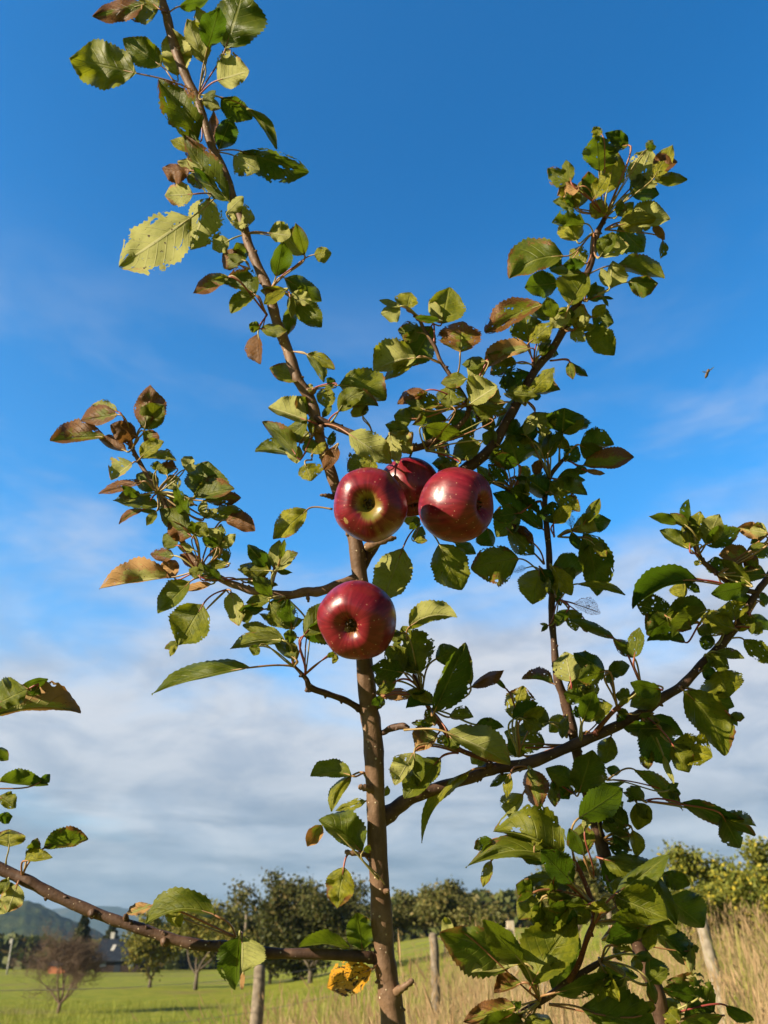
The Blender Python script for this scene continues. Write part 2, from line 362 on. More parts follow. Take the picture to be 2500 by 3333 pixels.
def wood(key, mat, seg=14):
    s = SM[key]; pts = [P(x, y, D) for x, y, r, D in s]; rads = [r * D / FPX for x, y, r, D in s]
    if key == 'TR':
        below = [tree_base + Vector((0, 0, -0.05)), tree_base + Vector((-0.004, -0.004, 0.25)), tree_base + Vector((-0.012, -0.012, 0.6)), tree_base + Vector((-0.02, -0.03, 0.95))]
        below = [b for b in below if b.z < pts[0].z - 0.05]
        pts = below + pts; rads = [0.019, 0.0165, 0.0155, 0.0145][:len(below)] + rads
    if key == 'ST':
        b0 = tree_base + Vector((0.0, 0.0, 0.62)); m1 = b0.lerp(pts[0], 0.5) + Vector((0.05, 0.0, -0.06))
        pts = [b0, b0.lerp(m1, .5) + Vector((0.02, 0, -0.02)), m1] + pts; rads = [0.013, 0.0115, 0.011] + rads
    if key == 'BR':
        b0 = tree_base + Vector((-0.015, -0.02, 0.80)); m1 = b0.lerp(pts[0], 0.55) + Vector((0.0, -0.02, -0.03))
        pts = [b0, m1] + pts; rads = [0.006, 0.0045] + rads
    # slight swellings along the wood
    rn = random.Random(hash(key) % 1000 if False else sum(map(ord, key)))
    V, Fc = tube(pts, [r * (1 + 0.05 * math.sin(i * 0.9 + rn.random())) for i, r in enumerate(rads)], seg, wob=0.10, seed=sum(map(ord, key)) * 0.37)
    for bk, st in STUBS:
        if bk != key: continue
        sp = catmull([(x, y, r, near(key, st[0][0], st[0][1])[3] - dz) for x, y, r, dz in st], 4)
        tube([P(x, y, D) for x, y, r, D in sp], [r * D / FPX * (1 + 0.22 * math.sin(i * 2.1)) for i, (x, y, r, D) in enumerate(sp)], 10, V, Fc, wob=0.3, seed=3.3)
    # leaf buds: small bumps on the nodes
    if key != 'TR' or True:
        for q in range(len(s) // 6):
            x, y, r, D = s[rn.randrange(2, len(s) - 1)]
            if r < 5: continue
            a = rn.random() * 6.28; dv = (R_ * math.cos(a) + U_ * math.sin(a) - F_ * 0.5).normalized(); c = P(x, y, D); rr = r * D / FPX
            tube([c + dv * rr * 0.6, c + dv * rr * 1.02, c + dv * (rr * 1.05 + 0.0022)], [0.0026, 0.0021, 0.0008], 8, V, Fc)
    name = 'trunk' if key == 'TR' else 'branch'
    return mesh_obj(name, relv(V, tree_base), Fc, [mat], tree)

for key in BR:
    if key == 'TR': wood(key, M_TRUNK, 22)
    elif key in ('SH', 'RSt', 'RBs'): wood(key, M_RED, 12)
    elif key == 'OF': wood(key, M_BRANCH, 10)
    elif key in ('LB', 'FK', 'ST'): wood(key, bpy.data.materials['trunk_bark'] if key == 'LB' else M_BRANCH, 16)
    else: wood(key, M_BRANCH, 14)

# ------------------------------------------------------------------ the apple tree: leaves
# tile origin T (photo px); N node x y branch; leaf: base, tip, half widths, bend, kind, depth step
LEAVES = """
T 200 0
N 710 90 TR
560 30 215 110 80 60 0 m
660 60 430 70 90 55 0 g
790 45 990 0 35 45 0 d
N 930 640 TR
1105 335 1225 -60 130 185 0 g
968 435 850 130 60 95 0 p
985 330 910 50 45 85 0 p .015
1048 545 1265 480 170 70 0 p -.02
510 495 62 390 150 150 0 g
925 945 665 540 105 140 0 g -.02
1010 1010 1030 750 30 45 0 b
1060 1010 1150 790 60 80 0 d
1075 660 1285 800 60 80 0 d
1240 720 1455 1000 40 25 30 g
945 670 1070 730 30 35 0 y
N 760 545 TR
785 515 740 195 85 110 0 p .02
680 450 420 260 90 90 0 g
T 350 400
N 745 490 TR
600 190 432 120 35 45 0 y
825 535 515 88 75 115 20 g -.02
560 320 372 310 85 35 0 b
640 330 480 265 35 50 0 p
690 410 540 360 60 55 0 g
580 480 395 490 75 80 0 p
690 500 560 850 150 95 0 p
570 635 85 965 190 160 0 p -.02
N 720 190 TR
900 190 1350 330 65 130 0 d
850 220 1020 320 75 90 0 p
N 930 755 TR
810 600 985 650 75 85 0 p .03
825 790 715 850 45 55 0 p
1085 742 1230 760 90 50 0 p
1225 760 1325 740 45 60 0 d
N 960 985 TR
895 960 785 880 65 65 0 m
930 930 870 815 50 45 0 d
T 500 800
N 790 295 TR
825 212 870 -20 55 85 0 d
1020 65 850 -100 60 95 0 p
1080 60 1195 50 40 50 0 y
880 215 1130 370 70 70 0 d
920 330 1060 390 60 35 0 p -.02
945 370 1130 550 90 60 0 g
895 300 752 388 30 40 0 y -.03
N 765 465 TR
690 335 475 255 30 125 -25 g
510 205 270 320 30 75 10 m
510 210 395 235 35 15 0 g
715 560 648 530 35 30 0 d
720 560 893 570 35 48 0 g
705 590 722 798 20 88 0 b
N 905 715 TR
1030 730 1145 918 50 28 20 g
N 1040 960 TR
1000 905 785 828 50 68 0 g
T 800 1200
N 450 140 TR
560 125 540 258 48 58 0 y
605 110 548 65 25 22 0 d
625 112 940 210 135 75 30 g
450 140 415 110 18 22 0 p
N 540 390 TR
625 290 890 255 100 15 30 g -.02
N 490 380 TR
420 350 158 260 35 115 0 p
425 310 350 190 45 55 0 d
440 455 245 440 55 68 0 m
350 600 68 560 12 90 -20 g
360 520 345 635 25 65 0 p
515 330 578 250 22 20 0 g
440 450 435 330 16 20 0 g
550 470 605 490 50 40 0 d
690 435 985 640 105 70 0 p -.04
N 445 615 TR
450 575 430 470 48 42 0 g
400 640 440 752 85 55 0 y
N 500 600 TR
620 520 530 675 42 42 0 b -.03
N 840 440 HB
850 600 695 690 65 95 0 g
N 850 425 HB
790 320 745 245 55 55 0 p
N 1120 540 HB
1110 430 950 380 42 45 0 g
970 445 1115 575 90 35 0 p
N 1220 555 HB
1200 390 1370 590 62 65 0 d
1400 260 1285 270 22 28 0 g
1590 500 1400 610 55 85 0 g
1440 640 1265 640 45 45 0 g
1659 340 1600 390 32 32 0 g
1350 540 1300 590 30 32 0 p
T 1150 900
N 440 270 HB
360 220 385 112 78 48 0 y
320 200 195 250 70 30 0 p
595 322 650 75 100 125 0 g
590 300 520 160 40 32 0 p
N 545 460 HB
530 330 390 600 90 115 0 d .015
460 380 310 360 72 65 0 g
N 590 585 HB
430 548 140 640 50 150 -20 p
430 545 208 700 32 42 0 y
N 705 660 HB
722 515 740 305 145 120 0 m
N 770 870 HB
490 770 300 860 28 55 0 b
770 690 600 720 42 52 0 g
895 570 785 675 52 62 0 p
790 860 970 740 140 45 0 p
650 880 660 740 78 82 0 g
590 860 375 860 32 78 0 g
900 830 975 760 32 42 0 p
1035 850 780 890 62 58 0 g
480 900 350 940 42 45 0 g
400 960 280 940 62 52 0 g
640 970 400 1000 32 82 0 d
800 1080 690 900 100 95 0 d
880 900 860 980 42 42 0 m
950 960 880 1020 47 42 0 g
T 1550 400
N 870 640 FK
830 330 810 85 88 135 0 d
850 80 795 28 45 24 0 y
1030 150 880 70 42 58 0 d
880 480 950 195 72 88 0 y
1065 440 1180 175 100 130 0 p
1190 330 1350 265 90 24 0 b
1200 370 1422 380 38 48 0 g
1040 480 1225 480 90 42 0 d
1150 180 1190 118 24 24 0 g
640 400 490 310 80 45 0 g
700 430 555 490 32 62 0 b -.02
690 575 745 370 48 42 0 g
790 520 760 330 62 62 0 d
665 575 525 530 24 48 0 g
880 620 770 550 52 62 0 y
950 630 1060 540 32 32 0 g
N 870 720 FK
1010 665 1305 650 128 40 0 p
960 690 1130 870 92 112 0 d
1200 680 1270 785 22 28 0 b
1260 790 1245 910 36 12 0 g
N 790 745 FK
740 680 515 670 24 92 0 d
680 800 620 640 92 72 0 y
595 900 230 1050 72 150 -50 g
740 950 640 860 52 62 0 y
580 960 490 930 52 52 0 d
835 905 1030 830 112 35 0 p
T 1550 800
N 760 190 FK
950 130 1265 220 92 42 20 g
N 730 375 FK
900 280 920 110 28 102 0 p
1020 245 1225 250 42 92 0 g
755 365 860 285 46 42 0 d
850 340 925 358 7 9 0 d
560 250 330 280 78 86 0 d
720 180 505 170 28 42 0 g
N 590 575 FK
630 408 760 190 150 50 0 g -.03
620 410 510 550 62 52 0 p
660 560 720 400 42 52 0 p
640 560 735 640 32 42 0 p
460 395 68 582 55 112 -20 m
N 700 395 FK
780 480 920 520 72 64 0 g
N 600 580 FK
730 590 930 735 112 55 0 g
670 560 800 540 22 26 0 y
N 570 575 FK
525 490 360 440 34 58 0 g
N 390 810 FK
355 655 330 455 105 105 0 g
430 640 470 550 22 32 0 y
370 690 62 840 28 92 -40 m
275 790 98 868 42 78 0 g
430 740 550 735 62 18 0 d
N 500 775 FK
630 780 750 875 16 32 0 d
T 1150 900
N 1160 870 FK
1030 790 1190 650 100 64 0 d
1060 760 1010 680 42 52 0 d
1190 790 1395 765 112 14 0 g
1210 800 1265 810 22 26 0 d
1160 800 960 1020 22 44 0 g
T 1500 1250
N 440 110 FK
500 185 555 350 112 35 0 p
N 665 530 ST
685 335 700 170 112 160 0 d
N 690 510 ST
800 410 1030 410 110 24 0 d
820 550 1165 495 92 44 0 m
710 520 790 430 52 52 0 d
740 430 600 400 18 34 0 y
840 580 968 605 14 17 0 b
860 590 770 575 22 27 0 d
N 600 640 ST
650 640 830 650 42 34 0 d
620 740 850 750 92 12 15 d
600 750 450 640 62 92 0 d
570 740 688 660 42 42 0 g
570 510 430 370 34 44 0 y
600 450 560 300 52 42 0 g
400 340 290 300 44 72 0 d
480 390 430 270 72 54 0 d
460 640 400 560 32 37 0 g
530 510 500 610 32 32 0 b
N 350 720 SL
390 545 330 370 160 150 0 d
320 680 190 550 52 52 0 d
220 660 110 560 32 34 0 g
350 560 290 530 24 24 0 d
440 680 330 640 32 34 0 b
460 740 340 720 42 44 0 d
240 400 150 340 42 52 0 g
N 540 790 ST
560 985 222 740 38 112 0 d
400 870 240 1030 62 102 0 g
N 630 1030 ST
625 945 620 800 72 88 0 d
T 1450 1650
N 665 385 ST
600 250 450 110 32 38 0 b -.02
420 150 600 320 62 72 0 g
N 680 460 ST
500 350 180 420 150 100 -20 g
640 415 590 655 82 112 0 g
550 410 460 440 12 22 0 n
N 715 440 ST
720 400 930 430 102 54 0 d
790 420 870 480 42 42 0 g
745 600 725 440 17 27 0 y
N 760 200 ST
850 165 1020 165 112 14 0 p
930 120 1115 90 47 62 0 d
930 170 1020 595 135 75 20 g
990 240 950 400 24 42 0 d
850 140 830 45 24 28 0 n
N 770 625 ST
885 520 1210 590 32 24 25 g
860 650 1045 715 65 32 0 n
830 690 880 830 72 42 0 g
950 790 955 845 26 26 0 b
695 800 640 788 8 9 0 p
T 1700 2000
N 800 470 RBs
755 295 620 170 42 50 0 d
635 170 320 45 24 40 -10 d
735 560 632 545 32 47 0 g
940 510 730 620 72 72 0 g .015
T 1700 1600
N 1185 440 RBt
1120 240 1125 62 64 14 0 d
1060 220 858 165 24 42 0 d
1165 320 1200 135 72 64 0 y
1235 360 1330 155 72 64 0 p
1130 390 930 265 24 68 0 g
1180 355 1150 300 32 32 0 g
1200 490 1160 475 17 17 0 g
N 1390 640 RBt
1190 595 755 790 14 112 -65 d
1095 610 1090 720 17 82 0 y
N 1200 890 RB
1095 895 1150 780 62 24 0 d
1010 840 775 760 64 92 0 d
960 840 840 930 42 72 0 d
1250 800 980 830 17 78 -25 d
970 840 1150 770 17 32 0 g
1105 1020 845 1012 8 74 -20 d
N 1320 560 RBt
1320 560 1300 445 64 64 0 d
1540 430 1330 430 52 72 0 m
1640 300 1450 245 42 62 0 m
1659 280 1540 260 32 52 0 p
1650 350 1570 440 52 42 0 d
1470 580 1400 480 52 52 0 p
1650 560 1450 560 42 62 0 d
1500 600 1340 570 52 42 0 g
1600 500 1490 450 42 42 0 m
1545 630 1280 690 64 44 0 d
1380 680 1560 750 42 42 0 d
N 1420 920 RB
1440 870 1400 745 92 92 0 y
1440 930 1205 840 76 82 0 y -.02
1550 905 1440 930 22 12 0 y
N 1360 960 RB
1280 970 1185 930 32 52 0 g
1300 1030 1200 1010 42 42 0 d
N 1530 830 RB
1540 830 1670 930 42 34 0 d
1540 890 1620 950 36 42 0 g
1600 740 1665 720 42 34 0 d
T 1700 2000
N 1400 160 RB
1490 165 1700 330 62 52 0 g
N 1230 280 RB
1300 250 1498 295 42 24 0 g
1240 270 1390 360 52 52 0 g
N 1200 360 RB
1330 370 1390 560 122 160 0 y
1210 380 1310 400 32 42 0 d
N 1080 490 RB
1085 510 1365 945 132 102 45 g -.02
1250 560 1430 620 62 52 0 d
1400 680 1497 695 27 27 0 g
N 640 620 RBs
560 380 350 260 62 54 0 d
575 400 718 350 62 44 0 d
575 400 620 440 22 42 0 g
N 330 560 ST
330 460 290 255 92 88 0 p -.03
420 570 340 430 72 82 0 g
480 580 460 445 42 42 0 p
215 470 0 435 8 74 -15 m
N 390 860 RB
410 720 610 620 112 34 0 y
390 700 360 620 32 24 0 d
500 740 555 675 32 24 0 d
N 300 830 ST
190 730 -60 690 24 74 -20 g
300 690 190 790 42 62 0 y .02
N 560 800 RB
600 820 560 1005 62 74 0 g .02
470 800 400 840 32 32 0 m
N 800 665 RB
720 670 640 720 32 42 0 d
820 720 980 1010 130 112 0 d -.01
930 770 690 770 52 42 0 d
880 670 850 750 52 52 0 p
880 680 1090 820 52 42 0 d
1010 870 1280 960 112 92 0 y
950 945 1020 1140 22 22 0 p
830 900 850 1040 42 42 0 y
T 1200 2050
N 360 430 RSt
345 300 230 -20 112 150 0 g -.02
450 200 595 130 62 72 0 g
345 290 250 130 62 24 0 p
240 290 120 110 62 74 0 g
190 345 45 340 52 82 0 g
270 -15 590 -80 112 34 45 p
228 19 163 74 32 42 0 g
300 450 40 420 42 38 0 b .02
455 500 255 530 12 82 -15 d
100 455 60 535 24 42 0 g
N 420 540 RSt
440 560 650 95 62 130 0 d -.03
690 380 640 95 42 34 0 y
690 390 910 275 32 48 0 b
540 590 700 590 72 14 0 g
440 640 295 630 27 27 0 d
720 640 910 660 52 24 0 d
470 700 330 815 34 112 0 m
530 720 465 760 27 32 0 y
550 720 600 800 42 42 0 g
N 240 675 RS
520 690 948 900 132 44 10 p -.03
N 600 830 RSt
490 860 260 1080 74 60 0 g
N 1010 850 RB
975 605 1040 380 84 112 0 y
930 400 825 305 14 17 0 g
1040 600 1180 530 32 52 0 y
1130 610 1090 690 42 32 0 y
N 1350 780 ST
1195 775 920 690 92 82 0 g
1050 850 950 740 52 42 0 d -.02
790 820 700 900 42 52 0 y
T 900 2400
N 1225 105 RSt
1110 135 870 410 62 122 0 g -.02
930 100 800 320 42 92 0 p
N 1420 205 RB
1310 225 985 705 38 38 -85 y
N 590 240 TR
510 260 375 498 28 48 -30 y
605 430 400 495 34 34 0 y .03
725 400 750 330 12 24 0 y .03
N 740 1020 TR
580 780 290 560 42 132 -20 d
310 590 215 730 42 52 0 m
585 770 630 730 12 27 0 d
N 480 790 TR
455 870 410 1150 76 82 0 y
T 1450 2400
N 610 255 RB
525 380 440 540 24 102 0 y
560 210 640 480 92 62 0 m
N 560 200 RB
440 245 310 330 24 34 0 g
N 870 380 ST
720 290 740 460 42 42 0 g
870 380 730 300 52 44 0 y
900 380 990 90 92 132 0 d -.03
900 300 680 210 64 54 0 d -.03
1000 340 1215 300 17 32 0 d
1085 210 1180 230 24 34 0 d
N 1090 290 ST
1270 215 1595 490 52 44 30 g
1500 360 1585 380 27 42 0 d
N 870 830 SH
895 550 1195 350 102 102 0 d -.01
N 1340 430 ST
1300 390 1225 350 27 36 0 g
1340 430 1200 375 17 27 0 d
1290 440 1300 615 92 48 0 y
T 1700 2400
N 830 430 ST
1060 440 1560 665 72 52 25 d
1350 525 1575 600 62 14 0 g
T 1450 2400
N 1050 700 ST
1240 600 1060 480 82 74 0 d .02
1050 540 1195 440 52 52 0 d
1150 600 1060 600 36 36 0 p -.02
1245 655 1115 700 62 32 0 p
1260 620 1290 810 62 24 0 y
1250 760 1110 740 42 42 0 d
N 1000 950 SH
935 800 930 580 72 62 0 g
940 620 950 545 22 27 0 p
N 870 840 SH
795 820 330 640 34 185 -55 g
320 690 200 750 32 42 0 d
860 890 150 880 28 85 -120 g -.02
310 830 255 1010 27 32 0 y
700 830 520 800 42 36 0 d
600 740 705 680 32 32 0 g
870 890 980 850 32 24 0 d
N 1050 815 ST
1060 820 1480 920 62 82 0 g -.05
1460 920 1650 990 46 62 0 g
1350 900 1440 1060 42 42 0 d
1280 890 1200 950 42 42 0 y
1190 1020 1110 980 42 42 0 g
1230 980 1390 1030 62 42 0 d
T 1400 2833
N 1100 220 SH
970 100 640 50 62 52 0 g
830 60 710 220 24 52 0 g -.02
700 150 585 100 42 52 0 d
750 200 600 330 42 92 0 g
960 245 650 310 112 24 0 g
975 210 785 160 27 27 0 d
1070 230 990 360 52 52 0 g
1060 250 1190 190 14 14 0 y
N 740 880 BR
680 785 990 330 190 112 20 g -.02
830 830 1000 460 72 62 0 d .02
620 600 75 430 195 95 -20 d
630 630 285 690 12 102 0 g
170 400 80 420 12 72 0 p
620 760 435 830 12 92 0 m
590 920 230 1020 62 82 0 m
640 1030 330 1040 62 72 0 d
590 950 540 890 32 32 0 d
640 1000 840 1060 52 62 0 g
N 1110 360 SH
1240 170 1600 330 120 82 0 g -.01
1240 350 1450 330 92 14 0 p
1310 130 1215 90 37 47 0 g
1450 370 1190 480 62 72 0 d
1490 370 1310 465 42 32 0 g
T 1700 2833
N 540 470 ST
880 360 1160 670 92 34 0 d
1130 490 1140 690 32 42 0 g
1140 540 1190 520 22 22 0 d
860 360 960 510 27 22 0 p
860 10 1040 360 52 32 0 d
980 180 1225 382 120 62 0 d .015
N 530 610 BR
530 630 780 720 32 62 0 d
690 720 640 880 42 42 0 y
560 710 425 810 52 42 0 d
620 510 670 610 17 22 0 y
760 570 800 690 22 32 0 y
850 760 860 590 24 112 0 d
850 745 900 895 27 32 0 d -.03
N 180 905 BR
385 925 900 1080 170 62 0 d
830 960 880 890 32 32 0 y
N 930 1000 ST
1300 960 980 750 64 132 0 d
1180 850 950 800 52 52 0 d -.02
1080 930 950 880 36 32 0 p
1060 1030 965 930 52 42 0 p
1090 1000 1240 920 52 42 0 d
1370 910 1560 1010 24 52 0 d
1360 980 1070 1030 62 34 0 d
T 0 2500
N 40 650 BL
60 535 60 420 82 82 0 y
N 150 730 BL
290 545 590 480 72 42 25 d
180 625 250 480 32 52 0 d
160 628 345 605 62 12 0 y
N 130 760 BL
120 780 50 970 62 62 0 p
60 740 0 850 22 32 0 g
40 880 -20 980 42 32 0 p
105 790 40 830 22 32 0 g
N -120 400 OF
-10 190 100 265 62 34 0 g
-20 330 80 325 24 42 0 d
N -150 150 OF
-20 90 320 110 82 18 0 d
260 100 335 45 17 32 0 d
T 0 2100
N -130 500 OF
-30 400 180 300 120 62 0 g -.02
-40 480 535 455 165 24 50 m
150 270 315 230 22 42 0 d
260 270 190 385 42 32 0 d
-20 690 52 772 32 42 0 d
N 1985 142 LT
1700 150 1035 325 18 92 -25 g
T 0 2833
N 1590 450 BL
1465 310 990 360 14 112 -75 g
1030 235 860 295 24 42 0 m
1110 290 1215 380 62 24 0 y
T 650 2833
N 265 480 BL
268 440 240 800 32 112 0 d -.025
285 440 285 680 130 9 0 p -.025
295 680 285 800 11 13 0 b -.025
N 1100 580 BL
1020 530 675 515 14 74 -35 d .02
1100 540 1060 290 72 82 0 d .02
N 1215 625 BL
1165 665 865 790 92 102 0 o -.01
T 100 1200
N 690 540 LB
510 460 138 490 34 112 -10 m
590 310 340 350 42 82 0 m
590 290 420 245 18 52 0 p
720 460 540 380 72 62 0 k
650 560 460 470 24 62 0 b
770 410 810 115 82 112 0 m -.01
740 400 900 250 82 72 0 g .015
760 420 860 510 42 42 0 m
N 720 630 LB
690 635 548 745 24 102 0 p
740 605 980 620 57 14 15 y
N 860 840 LB
845 690 855 625 32 32 0 g
920 718 900 640 42 62 0 d
980 670 890 640 18 32 0 b
1040 680 1085 595 42 32 0 p
760 760 462 840 27 47 0 b
860 820 720 720 62 72 0 g .015
990 820 940 720 52 42 0 p
1120 860 1200 630 110 165 0 g
1100 870 1370 810 92 34 0 g -.01
740 850 600 860 32 32 0 g
870 930 560 890 32 72 0 g
760 950 605 1045 14 27 -20 m
850 960 740 960 14 14 0 g
1050 1030 870 900 62 72 0 g
1110 920 940 870 32 42 0 g
1170 890 1415 870 52 42 0 m
1170 1010 1170 890 32 27 0 p
1200 1000 1430 960 62 42 0 g
T 250 1650
N 830 440 LB
1000 90 1200 160 92 24 0 b
775 170 560 20 62 82 0 g -.02
780 200 620 90 82 24 0 m
790 190 870 110 42 52 0 g
680 260 590 190 52 52 0 g
960 270 870 150 62 62 0 p
950 270 1065 185 22 42 0 p
660 330 505 320 42 47 0 m
790 290 685 260 27 27 0 p
640 475 160 550 18 140 -10 m
660 480 600 360 72 52 0 b .02
880 440 700 320 42 52 0 b
1020 385 910 280 62 82 0 g -.01
N 1080 490 LB
830 470 760 420 27 37 0 g
1270 480 1110 400 42 52 0 y
1140 510 1355 530 47 24 0 g .02
N 1315 550 LB
1310 430 1155 260 52 52 0 d
1340 430 1370 225 62 34 0 p
1370 360 1485 310 32 32 0 g
1345 430 1450 445 17 17 0 d
N 930 455 LB
980 490 840 465 24 27 0 g
770 500 550 715 40 90 0 g
915 520 730 570 14 37 0 b
N 1010 560 LB
855 655 690 930 110 135 0 g
680 900 632 1005 17 17 0 y
1040 570 1095 800 62 62 0 p
1120 690 1150 780 42 32 0 g
N 1410 610 LB
1320 610 1150 645 37 42 0 g
1300 640 1460 740 72 62 0 d .02
1270 690 1100 700 32 42 0 d
1450 820 1230 720 32 32 0 g
1530 760 1360 770 52 24 0 g
T 900 1900
N 195 612 LT
180 355 360 130 72 92 0 g -.03
260 300 320 400 42 24 0 p
400 470 380 538 22 12 0 y
N 120 560 LT
62 392 -223 282 32 62 0 g
42 382 -308 437 32 62 -25 g
-118 422 -153 482 22 42 0 g
132 512 -8 412 22 62 0 g
142 362 52 342 42 32 0 d
T 250 1650
N 1725 15 TR
1560 15 1330 215 60 90 0 y
T 900 1500
N 970 425 FK
930 540 980 445 24 44 0 g
855 585 720 935 120 112 0 p
N 1000 435 FK
1095 555 1245 868 122 120 0 g
1200 550 1340 625 42 34 0 d
1420 450 1460 570 24 82 0 d
970 390 860 400 32 27 0 y .02
1000 180 850 150 62 34 0 k
960 240 880 220 32 32 0 b
"""
def build_leaves():
    rn = random.Random(11)
    sc = Vector((SUN_DIR.dot(R_), SUN_DIR.dot(U_), -SUN_DIR.dot(F_)))      # sun seen from the camera frame
    K = 800.0 / 1659.0
    NU, NV = 30, 8
    tx = ty = 0.0; node = None; leaves = []
    for ln in LEAVES.strip().splitlines():
        w = ln.split()
        if w[0] == 'T': tx, ty = float(w[1]), float(w[2]); continue
        if w[0] == 'N':
            nx, ny = tx + float(w[1]) * K, ty + float(w[2]) * K
            node = (nx, ny, near(w[3], nx, ny)); continue
        v = [float(q) for q in w[:7]]
        bx, by, qx, qy = tx + v[0] * K, ty + v[1] * K, tx + v[2] * K, ty + v[3] * K
        leaves.append((node, bx, by, qx, qy, v[4] * K, v[5] * K, v[6] * K, w[7], float(w[8]) if len(w) > 8 else None))
    extra = []
    for (nd, bx, by, qx, qy, wl, wr, bend, kind, dz) in leaves:           # small leaves tucked in behind the big ones
        L = math.hypot(qx - bx, qy - by)
        if kind in 'gdyp' and 20 < L < (240 if by > 2720 and bx > 1600 else 140) and rn.random() < (.75 if by > 2720 and 1600 < bx < 2120 else .0 if by > 2720 or bx < 380 and by > 2100 else .0 if by > 2850 and bx > 2120 else .55):
            a = rn.choice((-1, 1)) * rn.uniform(.45, 1.1); sc_ = rn.uniform(.8, 1.2); dx, dy = (qx - bx) * sc_, (qy - by) * sc_
            extra.append((nd, bx, by, bx + dx * math.cos(a) - dy * math.sin(a), by + dx * math.sin(a) + dy * math.cos(a), L * rn.uniform(.15, .36), L * rn.uniform(.15, .36), bend,
                          rn.choice('gddyg' if kind != 'p' else 'gpd'), -rn.uniform(.012, .03)))
    for i, q in enumerate(leaves):
        L = math.hypot(q[3] - q[1], q[4] - q[2]); f = (1.10 if L > 70 else 1.24) * (1.12 if q[2] > 2750 else 1)
        q = list(q); q[3] = q[1] + (q[3] - q[1]) * (1.06 if L < 90 else 1.02); q[4] = q[2] + (q[4] - q[2]) * (1.06 if L < 90 else 1.02); q[5] *= f; q[6] *= f; leaves[i] = tuple(q)
    leaves += extra
    groups = []
    for (nd, bx, by, qx, qy, wl, wr, bend, kind, dz) in leaves:
        nx, ny, (sx, sy, sr, sD) = nd
        D0 = sD - (rn.uniform(-.012, .022) if dz is None else -dz + rn.uniform(-.006, .006)) - sr * sD / FPX * 0.5
        if dz is None and kind == 'd': D0 += 0.010
        if dz is None and kind == 'p': D0 -= 0.004
        L = math.hypot(qx - bx, qy - by); ux, uy = (qx - bx) / L, (qy - by) / L
        lx, ly = uy, -ux                                              # left-hand side, image axes
        s = D0 / FPX
        tilt_t = math.sqrt(max(0.0, (0.066 / s) ** 2 - L * L))
        tilt_t = min(tilt_t, L * 0.75)
        want = {'p': 1, 'g': .6, 'y': .6, 'm': .5, 'b': .7, 'o': .5, 'd': -1, 'k': -.6, 'n': 0}[kind]
        Wt = max(wl, wr) * 1.24; Lt = math.hypot(L, tilt_t)
        Wt = max(Wt, min(0.34 * Lt, max(wl, wr) * 1.7))
        best = None
        for sl in (-1, 1):
            for sr_ in (-1, 1):
                for st in (-1, 1):
                    # image axes: x right, y up, z to camera
                    mv = Vector((ux * L, -uy * L, st * tilt_t))
                    hl = math.sqrt(max(0, Wt * Wt - wl * wl)); hr = math.sqrt(max(0, Wt * Wt - wr * wr))
                    vl = Vector((lx * wl, -ly * wl, sl * hl)); vr = Vector((-lx * wr, ly * wr, sr_ * hr))
                    tot = 0; ws = 0
                    for vv, ww in ((vl, wl), (vr, wr)):
                        nn = mv.cross(vv)
                        if nn.length < 1e-6: continue
                        nn.normalize()
                        if nn.z < 0: nn = -nn
                        tot += nn.dot(sc) * ww; ws += ww
                    score = want * tot / max(ws, 1e-6) + rn.uniform(-.16, .16)
                    if sl != sr_: score -= 0.10
                    if best is None or score > best[0]: best = (score, sl, sr_, st, hl, hr)
        _, sl, sr_, st, hl, hr = best
        V, UV = [], []
        rip = rn.uniform(0.16, 0.46); ph1 = rn.uniform(0, 6.28); ph2 = rn.uniform(0, 6.28); fr = rn.uniform(1.0, 2.6)
        bow = rn.uniform(-.10, .16) * L; curl = rn.uniform(1.1, 2.2); drp = rn.uniform(-.10, .30); roll = rn.choice((0, 0, .3, .5, .7)) * rn.choice((-1, 1)); tipb = rn.choice((0, 0, .2, .4, -.4))
        cx, cy = (bx + qx) / 2 + 2 * bend * lx, (by + qy) / 2 + 2 * bend * ly
        shp = rn.uniform(.78, .95); dry = {'m': .50, 'b': 1.0, 'k': 1.0, 'n': .8}.get(kind, rn.choice((.04, .12, .22, .31)))
        sd = rn.random()
        for i in range(NU + 1):
            u = i / NU
            mx = (1 - u) ** 2 * bx + 2 * u * (1 - u) * cx + u * u * qx; my = (1 - u) ** 2 * by + 2 * u * (1 - u) * cy + u * u * qy
            tx_, ty_ = 2 * (1 - u) * (cx - bx) + 2 * u * (qx - cx), 2 * (1 - u) * (cy - by) + 2 * u * (qy - cy)
            tl = math.hypot(tx_, ty_) or 1; ax, ay = ty_ / tl, -tx_ / tl
            f = max(0.0, math.sin(math.pi * u ** shp)) ** 0.58
            if u > .74: f *= 1 - 0.45 * ((u - .74) / .26) ** 1.3
            zm = st * tilt_t * u + bow * 4 * u * (1 - u)
            for j in range(NV + 1):
                t = -1 + 2 * j / NV; a = abs(t)
                wside, hs, sg = (wl, hl, sl) if t < 0 else (wr, hr, sr_)
                ser = 1.0
                if j in (0, NV): ser = 1 + (0.040 if i % 2 else -0.036) + 0.15 * mnoise.noise(Vector((u * 5 + ph1, t, sd * 40))) + 0.04 * mnoise.noise(Vector((u * 22, t, sd * 90)))
                ww = wside * f * a * ser
                dirn = 1 if t < 0 else -1
                # shift forward so the rim leans to the tip
                fx = mx + ax * dirn * ww + ux * a * a * 0.06 * L * (1 - u); fy = my + ay * dirn * ww + uy * a * a * 0.06 * L * (1 - u)
                zz = zm + sg * hs * f * a ** curl + rip * max(wl, wr) * a * a * math.sin(ph2 + u * 6.28 * fr + (2.1 if t < 0 else 0)) * f * 2
                zz -= drp * L * u ** 3 - tipb * L * max(0, u - .6) ** 1.5 * 2
